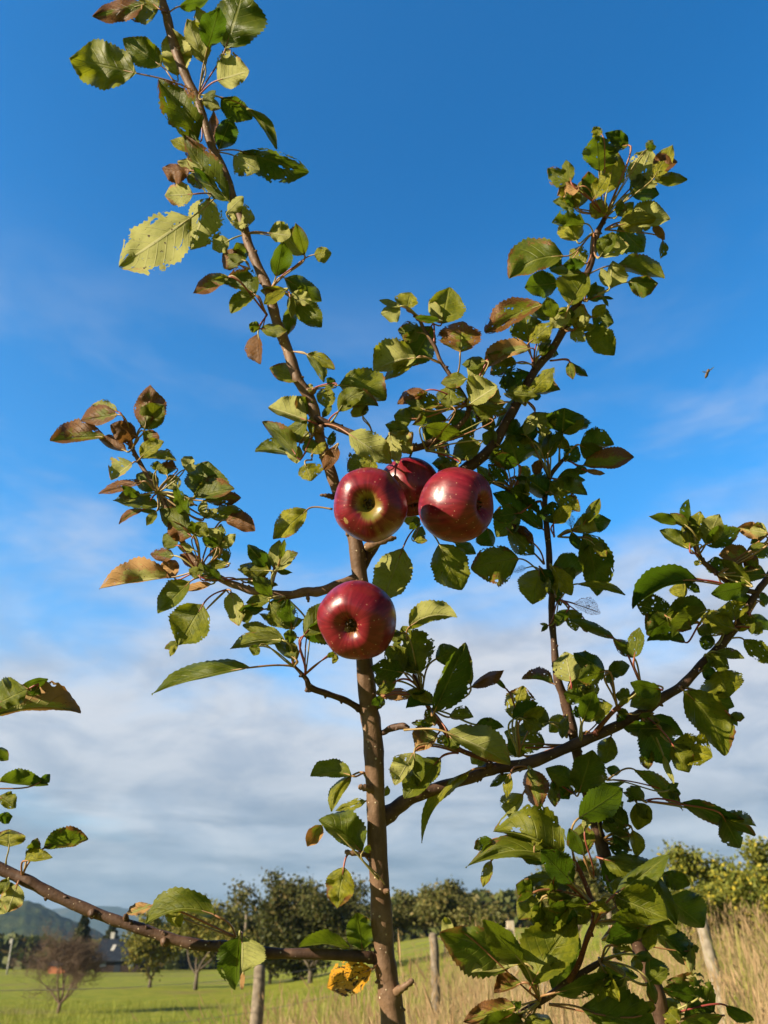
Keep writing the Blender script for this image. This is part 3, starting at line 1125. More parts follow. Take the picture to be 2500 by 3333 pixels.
                zz += roll * max(wl, wr) * f * a ** 3.2
                zz += 0.10 * L * mnoise.noise(Vector((u * 3.4, t * 1.7, sd * 33))) + 0.025 * L * mnoise.noise(Vector((u * 3, t * 2, sd * 50)))
                if kind in 'bk': zz += 0.10 * L * mnoise.noise(Vector((u * 4, t * 3, sd * 70))) * a
                wv = 0.05 * L * mnoise.noise(Vector((u * 2.2, t * .8, sd * 61))) * a * a
                V.append(P(fx + ax * wv, fy + ay * wv, D0 - zz * s)); UV.append((u, t))
        Fc = []
        for i in range(NU):
            for j in range(NV):
                p = i * (NV + 1) + j
                Fc.append((p, p + 1, p + NV + 2, p + NV + 1))
        q = Fc[(NU // 2) * NV + NV // 2]; q2 = Fc[(NU // 2) * NV + NV // 2 - 1]
        nz = sum((((V[g[1]] - V[g[0]]).cross(V[g[3]] - V[g[0]])).dot(-F_)) for g in Fc)
        under = kind == 'p' or (kind in 'mb' and rn.random() < .4)
        if (nz > 0) == under: Fc = [tuple(reversed(g)) for g in Fc]
        nblade = len(V); nf = len(Fc)
        # petiole
        p0 = P(nx, ny, sD - sr * sD / FPX * 0.3); p3 = P(bx, by, D0); dirl = (P(cx, cy, D0 - (st * tilt_t * .5 + bow) * s) - p3).normalized()
        ln = (p3 - p0).length
        p1 = p0 + (p3 - p0) * 0.35 + (U_ * rn.uniform(-.04, .18) - F_ * rn.uniform(-.06, .16) + R_ * rn.uniform(-.10, .10)) * min(ln, .05); p2 = p3 - dirl * min(ln * 0.33, .016)
        cv = [((1 - q) ** 3) * p0 + 3 * q * (1 - q) ** 2 * p1 + 3 * q * q * (1 - q) * p2 + q ** 3 * p3 for q in [h / 9 for h in range(10)]]
        r0 = 0.00105 if L > 60 else 0.0008
        # keep the stalk going a little along the midrib
        cv += [V[(NV + 1) * 2 + NV // 2] , V[(NV + 1) * 6 + NV // 2]]
        tube(cv, [r0 * 1.45, r0 * 1.15] + [r0] * 7 + [r0 * .95, r0 * .7, r0 * .35], 6, V, Fc)
        UV += [(0, 0)] * (len(V) - nblade)
        tone = {'g': .42, 'p': .55, 'd': .12, 'y': .88, 'm': .5, 'b': .5, 'o': .9, 'k': .1, 'n': .1}[kind] + rn.uniform(-.16, .16)
        A = dict(tone=min(1, max(0, tone)), dry=dry, seed=sd, hole=rn.choice((0, .3, .6, .8, 1.0, 1.1)) if kind not in 'n' else .9,
                 net=1.0 if kind == 'n' else 0.0, orange=1.0 if kind == 'o' else 0.0,
                 pcol=min(1, max(0, rn.gauss(.45, .35))))
        area = L * (wl + wr)
        groups.append((area, V, Fc, UV, nf, A, kind))
    order = sorted(range(len(groups)), key=lambda i: -groups[i][0])
    # keep odd-looking ones among the separate parts
    def emit(name, gs):
        V, Fc, mi, uvs, at_ = [], [], [], [], {n: [] for n in ('tone', 'dry', 'seed', 'hole', 'net', 'orange', 'pcol')}
        for (ar, v, f, uv, nf, A, kd) in gs:
            b = len(V); V += [q - tree_base for q in v]; Fc += [tuple(x + b for x in g) for g in f]
            mi += [0] * nf + [1] * (len(f) - nf); uvs += uv
            for n in at_: at_[n] += [A[n]] * len(v)
        o = mesh_obj(name, V, Fc, [M_LEAF, M_PET], tree, True, mi)
        me = o.data; ul = me.uv_layers.new(name='UVMap')
        li = np.empty(len(me.loops), dtype=np.int32); me.loops.foreach_get('vertex_index', li)
        ul.data.foreach_set('uv', np.array(uvs, dtype=np.float32)[li].ravel())
        for n, vals in at_.items():
            a = me.attributes.new(n, 'FLOAT', 'POINT'); a.data.foreach_set('value', np.array(vals, dtype=np.float32))
        return o
    for i in order[:100]:
        o = emit('leaf', [groups[i]])
        kd = groups[i][6]
        if kd == 'o': o['label'] = 'orange yellow leaf with dark spots'
        elif kd == 'b': o['label'] = 'curled dry brown leaf'
        elif kd == 'm': o['label'] = 'green leaf with dry brown patches'
    tag(emit('foliage', [groups[i] for i in order[100:]]), kind='stuff')
build_leaves()


# ------------------------------------------------------------------ apples
def apple_material():
    m, kk, o = new_mat('apple_skin')
    tc = kk.n('ShaderNodeTexCoord'); v = tc.outputs['Object']
    s = kk.n('ShaderNodeSeparateXYZ'); kk.l(v, s.inputs[0])
    x, y, z = s.outputs
    rad = kk.math('SQRT', kk.math('ADD', kk.math('MULTIPLY', x, x), kk.math('MULTIPLY', y, y)))
    ang = kk.math('ARCTAN2', y, x)
    cb = kk.n('ShaderNodeCombineXYZ'); kk.l(kk.math('MULTIPLY', kk.math('SINE', ang), 1.0), cb.inputs[0]); kk.l(kk.math('COSINE', ang), cb.inputs[1]); kk.l(kk.math('MULTIPLY', z, 6.0), cb.inputs[2])
    streak = kk.noise(cb.outputs[0], 7.0, 4, 0.6, 0.2)
    blot = kk.noise(v, 30.0, 4, 0.6, 0.3); fine = kk.noise(v, 240.0, 3, 0.6)
    red = kk.mix(kk.ramp(streak, 0.40, 0.62), (0.125, 0.005, 0.012), (0.205, 0.011, 0.021))
    red = kk.mix(kk.math('MULTIPLY', kk.ramp(blot, 0.5, 0.75), 0.5), red, (0.23, 0.030, 0.028))
    gr = kk.mix(kk.ramp(blot, 0.35, 0.65), (0.17, 0.155, 0.020), (0.22, 0.12, 0.028))
    # green-yellow round the eye and on the shaded cheek
    gm = kk.attr('ground').outputs['Fac']
    gm = kk.ramp(kk.math('ADD', gm, kk.math('MULTIPLY', kk.math('SUBTRACT', streak, 0.5), 0.7)), 0.38, 0.72)
    c = kk.mix(gm, red, gr)
    vo = kk.n('ShaderNodeTexVoronoi'); kk.l(v, vo.inputs['Vector']); vo.inputs['Scale'].default_value = 230
    vsc = kk.n('ShaderNodeSeparateColor'); kk.l(vo.outputs['Color'], vsc.inputs[0])
    dots = kk.math('MULTIPLY', kk.ramp(vo.outputs['Distance'], 0.20, 0.10), kk.math('GREATER_THAN', vsc.outputs[0], 0.55))
    c = kk.mix(kk.math('MULTIPLY', dots, 0.5), c, (0.55, 0.36, 0.22))
    rus = kk.attr('russet').outputs['Fac']
    rm = kk.ramp(kk.math('ADD', rus, kk.math('MULTIPLY', kk.math('SUBTRACT', fine, 0.5), 1.4)), 0.6, 0.75)
    c = kk.mix(rm, c, (0.34, 0.22, 0.08))
    p = principled(kk, o, c, kk.math('ADD', 0.22, kk.math('MULTIPLY', fine, 0.20)), kk.math('ADD', fine, blot), 0.12, 0.001, 0.5)
    p.inputs['Coat Weight'].default_value = 0.0; p.inputs['Coat Roughness'].default_value = 0.12
    return m
M_APPLE = apple_material()
m, kk, o = new_mat('apple_eye'); M_EYE = m
v = kk.n('ShaderNodeTexCoord').outputs['Object']; n = kk.noise(v, 300, 3)
principled(kk, o, kk.mix(n, (0.012, 0.008, 0.004), (0.13, 0.085, 0.045)), 0.9)
m, kk, o = new_mat('apple_stalk'); M_STALK = m
v = kk.n('ShaderNodeTexCoord').outputs['Object']; n = kk.noise(v, 200, 3)
principled(kk, o, kk.mix(n, (0.08, 0.045, 0.02), (0.16, 0.10, 0.04)), 0.7)

def make_apple(px, py, rpx, D, eye, label, seed, basin, russet=None, twigpt=None):
    """eye: direction of the calyx end in camera axes (right, up, to camera)"""
    rn = random.Random(seed)
    R = rpx * D / FPX
    c = P(px, py, D)
    zax = (R_ * eye[0] + U_ * eye[1] - F_ * eye[2]).normalized()
    xax = U_.cross(zax).normalized(); yax = zax.cross(xax)
    root = thing('apple', c, label, 'apple', 'ripe red apples on the sapling')
    root.rotation_euler = Matrix((xax, yax, zax)).transposed().to_euler()
    loc = lambda vs: [Vector((w.dot(xax), w.dot(yax), w.dot(zax))) for w in vs]
    # profile from eye basin (z top) to stalk cavity
    pb, db, bw = basin
    prof = [(0.015, .70 - db), (0.06, .70 - db), (.10, .725 - db * .88), (.15, .755 - db * .66), (.21, .785 - db * .45), (.28, .81 - db * .27), (.35, .825 - db * .14), (.43, .83 - db * .05), (.52, .815), (.61, .775), (.71, .705), (.81, .60), (.89, .46), (.955, .28), (.99, .10),
            (1.0, -.08), (.985, -.26), (.93, -.45), (.84, -.62), (.72, -.76), (.58, -.85), (.44, -.885), (.33, -.87), (.24, -.82), (.16, -.72), (.09, -.63), (.03, -.58)]
    prof = catmull([(a * (1 + (bw - 1) * max(0, 1 - a / .7)) if b > .5 else a, b) for a, b in prof], 3)
    NS = 56; V, Fc, G, Ru = [], [], [], []
    for i, (a, b) in enumerate(prof):
        for s in range(NS):
            th = 2 * math.pi * s / NS
            lob = 1 + 0.024 * math.cos(5 * th + seed) * (1 if b > 0 else .3) + 0.022 * math.cos(2 * th + seed * 2) + .010 * math.cos(3 * th + seed)
            dv = Vector((math.cos(th), math.sin(th), 0)) * a * R * lob + Vector((0, 0, 1)) * b * R * (1 + 0.05 * math.cos(th + seed * 1.3))
            w = xax * dv.x + yax * dv.y + zax * dv.z
            V.append(w)
            g = 0.0
            if b > 0: g = max(0.0, 1.12 - (a - .05) / .46)              # ground colour round the eye
            g += max(0.0, (w.normalized().dot((R_ * .45 - U_ * .75 - F_ * .35).normalized())) - .40) * 1.0
            G.append(g * pb)
            ru = 0.0
            if russet: ru = max(0.0, 1 - (w.normalized() - (R_ * russet[0] + U_ * russet[1] - F_ * math.sqrt(1 - russet[0] ** 2 - russet[1] ** 2))).length / .22)
            if b < 0 and a < .3: ru = max(ru, .8)
            Ru.append(ru)
    n = len(prof)
    for i in range(n - 1):
        for s in range(NS):
            p, q = i * NS + s, i * NS + (s + 1) % NS
            Fc.append((p, p + NS, q + NS, q))
    skin = mesh_obj('skin', loc(V), Fc, [M_APPLE], root)
    for nm, vals in (('ground', G), ('russet', Ru)):
        at_ = skin.data.attributes.new(nm, 'FLOAT', 'POINT'); at_.data.foreach_set('value', np.array(vals, dtype=np.float32))
    # calyx: five dried sepals over a dark pit
    V, Fc = [], []
    z0 = (.70 - db) * R
    tube([zax * (z0 - .05 * R), zax * (z0 + .015 * R)], [R * .10, R * .085], 14, V, Fc)
    for kx in range(5):
        th = kx * 1.2566 + seed; rd = xax * math.cos(th) + yax * math.sin(th); tn = zax.cross(rd)
        pts = [(.09, .0, .06), (.13, .09, .06), (.11, .17, .04), (.05 + rn.uniform(0, .06), .23, .012)]
        b0 = len(V)
        for (rr, hh, ww) in pts:
            for sg in (-1, 1): V.append(rd * rr * R + zax * (z0 + hh * R) + tn * ww * R * sg)
            V.append(rd * (rr + .02) * R + zax * (z0 + hh * R))
        for q in range(3):
            a = b0 + q * 3
            Fc += [(a, a + 2, a + 5, a + 3), (a + 2, a + 1, a + 4, a + 5)]
    mesh_obj('calyx', loc(V), Fc, [M_EYE], root)
    # stalk into the wood behind
    e = -zax * R * .60; tp = (twigpt - c) if twigpt else -zax * R * 1.25 + U_ * R * .15
    pts = [e, e.lerp(tp, .4) - zax * R * .12, e.lerp(tp, .75) - zax * R * .05, tp]
    pts = [Vector(q) for q in catmull([tuple(q) for q in pts], 4)]
    V, Fc = tube(pts, [.0013] * (len(pts) - 2) + [.0016, .0022], 8)
    mesh_obj('stalk', loc(V), Fc, [M_STALK], root)
    return root

def wp(br, x, y):
    s = near(br, x, y); return P(s[0], s[1], s[3])
make_apple(1204, 1643, 121, .800, (-.06, .02, 1), 'red apple with a greenish hollow round its eye, leftmost in the cluster of three', 1, (1.0, .27, 1.1), (-.60, -.42), wp('TR', 1100, 1600))
make_apple(1491, 1643, 121, .850, (.74, -.02, .67), 'red apple with its eye turned right, rightmost of the three apples in the cluster', 2, (.25, .20, .85), None, wp('FK', 1529, 1517))
make_apple(1334, 1590, 97, .925, (.15, -.75, .5), 'shaded dark red apple half hidden behind the other two in the cluster', 3, (.3, .2, 1.0), None, wp('HB', 1345, 1461))
make_apple(1162, 2019, 128, .775, (-.20, -.04, .97), 'lowest red apple in front of the trunk below the cluster', 4, (.55, .20, 1.0), (-.35, -.22), wp('TR', 1172, 1900))

# the insect
def insect():
    c = P(2302, 1216, 0.80)
    root = thing('flying_insect', c, 'small brown winged insect flying in the blue sky right of the tree', 'insect')
    ms, kk, o = new_mat('insect_body'); principled(kk, o, (0.10, 0.06, 0.03), 0.6)
    mw, kk, o = new_mat('insect_wing')
    p = principled(kk, o, (0.55, 0.48, 0.38), 0.4); p.inputs['Alpha'].default_value = 0.75
    ax = (R_ * .35 + U_ * .9).normalized(); sd = ax.cross(-F_).normalized()
    pts = [ax * q for q in (-.0052, -.004, -.002, .0, .002, .0032, .0044, .0052)]
    V, Fc = tube(pts, [.0004, .0011, .0016, .0015, .0012, .0017, .0012, .0004], 10)
    mesh_obj('body', V, Fc, [ms], root)
    for s in (-1, 1):
        V, Fc = [], []
        for i in range(8):
            q = i / 7; w = .0028 * math.sin(math.pi * min(1, q * .9 + .06)) ** .8
            base = ax * .001 + (sd * s * (.35 if s > 0 else .5) + ax * (.85 if s > 0 else -.15) - F_ * .3).normalized() * q * .0085
            V += [base + sd * w * .5 + ax * w * .4, base - sd * w * .5 - ax * w * .4 - F_ * .0004]
        for i in range(7): Fc.append((2 * i, 2 * i + 1, 2 * i + 3, 2 * i + 2))
        mesh_obj('wing', V, Fc, [mw], root)
insect()


# ------------------------------------------------------------------ land and background
def simple(name, c1, c2, scale, rough=0.8, bump=0.3, bd=0.01, coord='Object', detail=4, spec=0.15):
    m, kk, o = new_mat(name)
    v = kk.n('ShaderNodeTexCoord').outputs[coord]; n = kk.noise(v, scale, detail, 0.6)
    principled(kk, o, kk.mix(kk.ramp(n, .3, .7), c1, c2), rough, n, bump, bd, spec)
    return m

# ---- ground: one sheet to the horizon
m, kk, o = new_mat('meadow')
v = kk.n('ShaderNodeTexCoord').outputs['Object']
a = kk.noise(v, .12, 5, .6); b = kk.noise(v, 1.3, 5, .6); c3 = kk.noise(v, 14, 4, .7)
c = kk.mix(kk.ramp(b, .35, .65), (.190, .235, .022), (.300, .300, .036))
c = kk.mix(kk.ramp(a, .50, .68), c, (.240, .200, .070))
c = kk.mix(kk.math('MULTIPLY', kk.ramp(c3, .45, .65), .45), c, (.090, .125, .015))
principled(kk, o, c, .9, kk.math('ADD', b, c3), .8, .08, .1)
M_MEADOW = m
rings = [0, .4, .8, 1.3, 2, 2.8, 3.6, 4.5, 5.5, 6.6, 8, 9.5, 11, 13, 15, 17.5, 20, 23, 27, 31, 36, 42, 49, 58, 68, 80, 95, 112, 132, 160, 200, 260, 360, 520, 800, 1300, 2200, 4000, 7500]
NA = 180; V = [Vector((0, 0, 0))]; Fc = []
for r in rings[1:]:
    for s in range(NA):
        th = 2 * math.pi * s / NA; x, y = r * math.sin(th), r * math.cos(th)
        bump = .06 * mnoise.noise(Vector((x * .35, y * .35, 0))) + (.18 * mnoise.noise(Vector((x * .07, y * .07, 4))) if r > 12 else 0)
        V.append(Vector((x, y, ground(x, y) + bump * min(1, r / 3))))
for s in range(NA): Fc.append((0, 1 + (s + 1) % NA, 1 + s))
for i in range(len(rings) - 2):
    for s in range(NA):
        p, q = 1 + i * NA + s, 1 + i * NA + (s + 1) % NA
        Fc.append((p, q, q + NA, p + NA))
g = mesh_obj('ground', V, Fc, [M_MEADOW]); tag(g, 'sunlit green meadow sloping up to the right behind the tree', 'ground', kind='structure')

# ---- grass: blades as real strips
def blade_mat(name, c1, c2, tip):
    m, kk, o = new_mat(name)
    sd = kk.attr('seed').outputs['Fac']; hh = kk.attr('hh').outputs['Fac']
    c = kk.mix(sd, c1, c2); c = kk.mix(kk.ramp(hh, .6, 1.0), c, tip)
    p = kk.n('ShaderNodeBsdfPrincipled'); kk.l(c, p.inputs['Base Color']); p.inputs['Roughness'].default_value = .6; p.inputs['Specular IOR Level'].default_value = .25
    t = kk.n('ShaderNodeBsdfTranslucent'); kk.l(c, t.inputs[0]); mx = kk.n('ShaderNodeMixShader'); mx.inputs[0].default_value = .3
    kk.l(p.outputs[0], mx.inputs[1]); kk.l(t.outputs[0], mx.inputs[2]); kk.l(mx.outputs[0], o.inputs[0])
    return m
M_DRY = blade_mat('dry_grass', (.22, .155, .060), (.56, .43, .22), (.48, .34, .18))
M_GRN = blade_mat('green_grass', (.16, .21, .020), (.32, .33, .045), (.34, .33, .07))

def grass(name, mat, spots, hrange, wid, lean, seed, head=0.0):
    rg = np.random.default_rng(seed); n = len(spots)
    V, Fc, SD, HH = [], [], [], []
    for (x, y, z, hs) in spots:
        h = rg.uniform(*hrange) * hs; a = rg.uniform(0, 6.283); la = rg.uniform(0, 6.283); le = abs(rg.normal(0, lean)) * h
        w = wid * rg.uniform(.6, 1.4); dx, dy = math.cos(a) * w, math.sin(a) * w; lx, ly = math.cos(la) * le, math.sin(la) * le
        b = len(V); isd = rg.random(); hd = rg.random() < head
        fr = (0, .4, .75, 1.0)
        for f in fr:
            ww = (1 - .75 * f); cx, cy = x + lx * f * f, y + ly * f * f; cz = z + h * f * (1 - .12 * (le / max(h, 1e-3)) * f)
            if hd and f == .75: ww = .5
            V.append((cx - dx * ww, cy - dy * ww, cz)); V.append((cx + dx * ww, cy + dy * ww, cz)); SD += [isd] * 2; HH += [f] * 2
        for i in range(3): Fc.append((b + 2 * i, b + 2 * i + 1, b + 2 * i + 3, b + 2 * i + 2))
        if hd:                                         # seed head: two crossed narrow diamonds
            cx, cy, cz = x + lx, y + ly, z + h * (1 - .12 * le / max(h, 1e-3)); hl = rg.uniform(.05, .12); hw = wid * rg.uniform(1.2, 2.6)
            ux, uy = lx * .12, ly * .12
            for q in (0, 1):
                ex, ey = (math.cos(a + q * 1.57) * hw, math.sin(a + q * 1.57) * hw); b = len(V)
                V += [(cx, cy, cz - hl * .2), (cx + ex + ux * .4, cy + ey + uy * .4, cz + hl * .3), (cx + ux, cy + uy, cz + hl), (cx - ex + ux * .4, cy - ey + uy * .4, cz + hl * .3)]
                Fc.append((b, b + 1, b + 2, b + 3)); SD += [isd] * 4; HH += [1.0] * 4
    ob = mesh_obj(name, V, Fc, [mat], None, True)
    for nm, vals in (('seed', SD), ('hh', HH)):
        at_ = ob.data.attributes.new(nm, 'FLOAT', 'POINT'); at_.data.foreach_set('value', np.array(vals, dtype=np.float32))
    return ob

rg = np.random.default_rng(5)
tall, short, mid = [], [], []
while len(tall) < 18000:
    Y = 3.2 + 15 * rg.random() ** 1.3; a = rg.uniform(-.42, .62); x = a * Y
    n = mnoise.noise(Vector((x * .45, Y * .45, 2))) + .5 * mnoise.noise(Vector((x * 1.4, Y * 1.4, 7)))
    den = ss((a + .24) / .16) if Y < 12 else ss((a + .06) / .2)
    den = max(den, .05)
    if rg.random() > den * (.58 + n * 1.1): continue
    hs = (.86 + .12 * ss((a + .1) / .4)) * (1 + .40 * n)
    if rg.random() < .12 and a > -.05: hs *= 1.2
    if a < -.16: hs *= .6
    hs *= 1 - .24 * ss((a - .12) / .2)
    tall.append((x, Y, ground(x, Y) - .03, max(.25, hs)))
o = grass('tall_dry_grass', M_DRY, tall, (.55, 1.2), .0032, .42, 1, .55); tag(o, 'tall tan dry grass gone to seed around the fence posts', 'grass', kind='stuff')
while len(short) < 42000:
    Y = 4 + 34 * rg.random() ** 1.5; a = rg.uniform(-.6, .55); x = a * Y
    n = mnoise.noise(Vector((x * .3, Y * .3, 9)))
    if rg.random() > .75 + n * .6: continue
    short.append((x, Y, ground(x, Y) - .02, 1 + .6 * n))
o = grass('short_grass', M_GRN, short, (.08, .22), .006, .5, 2); tag(o, 'short green meadow grass', 'grass', kind='stuff')
while len(mid) < 17000:
    Y = 3 + 34 * rg.random() ** 1.7; a = rg.uniform(-.55, .62); x = a * Y
    n = mnoise.noise(Vector((x * .6, Y * .6, 21)))
    if n < .02: continue
    mid.append((x, Y, ground(x, Y) - .02, (1 + n) * (.35 + .65 * ss((a + .18) / .15))))
o = grass('green_weeds', M_GRN, mid, (.30, .80), .0055, .45, 3); tag(o, 'green weeds and grass among the tan stalks', 'grass', kind='stuff')

# ---- trees and bushes of the background
def foliage_mat(name, c1, c2, c3, sc=1.5):
    m, kk, o = new_mat(name)
    v = kk.n('ShaderNodeTexCoord').outputs['Object']; n = kk.noise(v, sc, 4, .6); sd = kk.attr('seed').outputs['Fac']
    c = kk.mix(kk.ramp(n, .35, .65), c1, c2); c = kk.mix(kk.ramp(sd, .70, 1.0), c, c3)
    p = kk.n('ShaderNodeBsdfPrincipled'); kk.l(c, p.inputs['Base Color']); p.inputs['Roughness'].default_value = .6; p.inputs['Specular IOR Level'].default_value = .2
    t = kk.n('ShaderNodeBsdfTranslucent'); kk.l(c, t.inputs[0]); mx = kk.n('ShaderNodeMixShader'); mx.inputs[0].default_value = .25
    kk.l(p.outputs[0], mx.inputs[1]); kk.l(t.outputs[0], mx.inputs[2]); kk.l(mx.outputs[0], o.inputs[0])
    return m
M_F1 = foliage_mat('orchard_leaves', (.085, .095, .020), (.165, .155, .042), (.24, .19, .06))
M_F6 = foliage_mat('dark_orchard_leaves', (.050, .062, .016), (.105, .105, .028), (.17, .13, .045))
M_F2 = foliage_mat('yellow_green_leaves', (.115, .125, .020), (.21, .195, .035), (.28, .21, .04))
M_F3 = foliage_mat('conifer_needles', (.025, .042, .014), (.060, .065, .022), (.110, .080, .030))
M_F4 = foliage_mat('wood_leaves', (.055, .080, .020), (.120, .130, .030), (.19, .14, .04), .35)
M_F5 = foliage_mat('bush_leaves', (.10, .125, .018), (.21, .215, .035), (.46, .37, .04), 2.5)
M_TWIG = simple('grey_twigs', (.115, .075, .055), (.19, .135, .10), 12)
M_WOODT = simple('tree_bark', (.085, .065, .048), (.16, .13, .10), 9)

def leafcloud(pts, sizes, rg, aspect=.6):
    """one small kite per point"""
    V, Fc, SD = [], [], []
    for p, s in zip(pts, sizes):
        d = rg.normal(size=3); d /= np.linalg.norm(d); e = np.cross(d, rg.normal(size=3)); e /= np.linalg.norm(e)
        b = len(V); q = rg.random()
        V += [tuple(p - d * s * .5), tuple(p + e * s * aspect * .5), tuple(p + d * s * .6), tuple(p - e * s * aspect * .5)]
        Fc.append((b, b + 1, b + 2, b + 3)); SD += [q] * 4
    return V, Fc, SD

def seedattr(ob, SD):
    at_ = ob.data.attributes.new('seed', 'FLOAT', 'POINT'); at_.data.foreach_set('value', np.array(SD, dtype=np.float32))

def limbs(rn, h, spread, nl, trunk_h, r0, twist=.35, depth=2, up=.6):
    """skeleton of tapering limbs from the ground; returns list of (points, radii) and tips"""
    out, tips = [], []
    def grow(p, d, ln, r, lev):
        pts = [p.copy()]; rad = [r]; q = p.copy(); dd = d.copy(); n = 5
        for i in range(n):
            dd = (dd + Vector((rn.gauss(0, twist * .5), rn.gauss(0, twist * .5), rn.gauss(.03, .12)))).normalized()
            q = q + dd * ln / n; pts.append(q.copy()); rad.append(r * (1 - .62 * (i + 1) / n))
        out.append((pts, rad))
        if lev == 0: tips.append(pts[-1]); tips.append(pts[-2]); return
        for kx in range(rn.randint(3, 5)):
            i = rn.randint(2, n); s = pts[i]
            nd = (dd + Vector((rn.gauss(0, .75), rn.gauss(0, .75), rn.gauss(.15, .45)))).normalized()
            grow(s, nd, ln * rn.uniform(.5, .8), rad[i] * .72, lev - 1)
        tips.append(pts[-1])
    for kx in range(nl):
        a = 6.283 * kx / nl + rn.uniform(-.4, .4); tilt = spread * rn.uniform(.55, 1.1)
        d = Vector((math.cos(a) * tilt, math.sin(a) * tilt, up + rn.random() * .4)).normalized()
        grow(Vector((math.cos(a), math.sin(a), 0)) * r0 * .7 + Vector((0, 0, trunk_h * rn.uniform(.75, 1.0))), d, h * rn.uniform(.38, .5), r0 * .62, depth)
    return out, tips

def bg_tree(name, loc, label, h, w, fol, trunk_h, nl, seed, leaves, lsize, cat='tree', group=None, clump=.42, bare=False, r0=None, squash=1.0, twig=None, spread=.9, low=.3, cone=False):
    rn = random.Random(seed); rg = np.random.default_rng(seed)
    root = thing(name, loc, label, cat, group)
    r0 = r0 or h * .022
    sk, tips = limbs(rn, h, spread, nl, trunk_h, r0, depth=3 if bare else 2)
    mz = max(t.z for t in tips); mw = sorted(math.hypot(t.x, t.y) for t in tips)[int(len(tips) * .93)]
    fz = (h * .93) / mz; fw = (w * .5) / mw
    fix = lambda p: Vector((p.x * fw, p.y * fw, p.z * fz if p.z > trunk_h else p.z))
    V, Fc = [], []
    tube([Vector((0, 0, -.15)), Vector((0, 0, trunk_h * .5)), Vector((rn.uniform(-.03, .03), 0, trunk_h * 1.02))], [r0 * 1.35, r0, r0 * .9], 9, V, Fc, wob=.2)
    lim = [(p, r) for p, r in sk]
    for p, r in lim: tube([fix(q) for q in p], [max(x, h * .0016) for x in r], 6 if not bare else 5, V, Fc, cap=False)
    if bare:
        T = []
        for t in tips:
            for kx in range(5):
                b = fix(t) + Vector((rn.gauss(0, .035 * w), rn.gauss(0, .035 * w), rn.gauss(0, .05 * h)))
                dd = Vector((rn.gauss(0, .7), rn.gauss(0, .7), rn.gauss(.5, .5))).normalized(); ln = h * rn.uniform(.05, .14)
                T.append((b, b + dd * ln * .5 + Vector((rn.gauss(0, .01), rn.gauss(0, .01), 0)), b + dd * ln))
        mesh_obj('trunk', V, Fc, [M_TWIG], root); V, Fc = [], []
        for a, b, c in T: tube([a, b, c], [h * .0016, h * .0012, h * .0007], 4, V, Fc, cap=False)
        mesh_obj('crown', V, Fc, [twig or M_TWIG], root)
        return root
    mesh_obj('trunk', V, Fc, [M_WOODT], root)
    pts = []
    T = [np.array(fix(t)) for t in tips]; kind = len(T)
    ctr = np.array([0, 0, h * (low + (1 - low) * .45)])
    extra = []
    for i in range(max(0, 46 - kind)):
        u = rg.normal(size=3); u /= np.linalg.norm(u); extra.append(ctr + u * np.array([w * .36, w * .36, h * (1 - low) * .36]) * rg.uniform(.5, 1.05))
    C = T + extra
    for i in range(leaves):
        cpt = C[rg.integers(len(C))]; sg = clump * h * .16
        if cone:
            f = rg.random() ** .7; z = h * (low + (1 - low) * f); rr = w * .5 * (1.02 - f) * (rg.random() ** .5) * (1 + .25 * math.sin(z * 9)); th = rg.uniform(0, 6.283)
            pts.append(np.array([rr * math.cos(th), rr * math.sin(th), z + rg.normal() * .05])); continue
        p = cpt + rg.normal(size=3) * sg * np.array([1, 1, .75])
        if p[2] < h * low * .6: p[2] = h * low * rg.uniform(.6, 1.3)
        pts.append(p)
    V, Fc, SD = leafcloud(pts, rg.uniform(.6, 1.4, len(pts)) * lsize, rg)
    cr = mesh_obj('crown', V, Fc, [fol], root, False); seedattr(cr, SD)
    return root

def ray_ground(px, py, Y):
    p = at(px, py, Y); return Vector((p.x, Y, ground(p.x, Y) - .02))

def top_h(px, py, Y, loc): return at(px, py, Y).z - loc.z
def width(p, Y): return p / FPX * Y * .9

L = ray_ground(193, 3277, 30); bg_tree('bare_fruit_tree', L, 'nearly leafless grey fruit tree with several stems, on the left of the meadow', top_h(240, 2995, 30, L), width(215, 30), None, .35, 6, 21, 0, 0, bare=True, spread=.75)
L = ray_ground(636, 3219, 50); bg_tree('orchard_tree', L, 'green fruit tree with a forked dark trunk, behind the low left branch of the sapling', top_h(560, 2915, 50, L), width(300, 50), M_F2, 1.0, 4, 22, 9500, .20, low=.20)
L = ray_ground(490, 3190, 56); bg_tree('bushy_tree', L, 'rounded olive green tree beside the dark house, foliage down to the ground', top_h(500, 2950, 56, L), width(170, 56), M_F2, .6, 4, 32, 4500, .22, low=.06)
L = ray_ground(1010, 3190, 44); bg_tree('orchard_tree', L, 'big dark green spreading fruit tree just left of the sapling trunk', top_h(1000, 2835, 44, L), width(420, 44), M_F6, .8, 6, 23, 19000, .19, low=.10)
L = ray_ground(880, 3170, 52); bg_tree('orchard_tree', L, 'lower broad fruit tree left of the big dark green one', top_h(880, 2965, 52, L), width(260, 52), M_F6, .8, 5, 33, 9500, .2, low=.08)
L = ray_ground(1450, 3080, 46); bg_tree('orchard_tree', L, 'olive green round-topped fruit tree right of the sapling trunk behind the tan grass', top_h(1465, 2858, 46, L), width(340, 46), M_F1, .9, 5, 24, 13000, .19, low=.06)
L = ray_ground(1590, 3075, 52); bg_tree('orchard_tree', L, 'small dark fruit tree partly hidden behind the round-topped one', top_h(1580, 2945, 52, L), width(200, 52), M_F1, .8, 4, 34, 6500, .2, low=.06)
L = ray_ground(1880, 3060, 38); bg_tree('orchard_tree', L, 'olive fruit tree whose crown shows between the leaves at the lower right', top_h(1880, 2795, 38, L), width(260, 38), M_F1, .9, 5, 25, 11000, .17, low=.1)
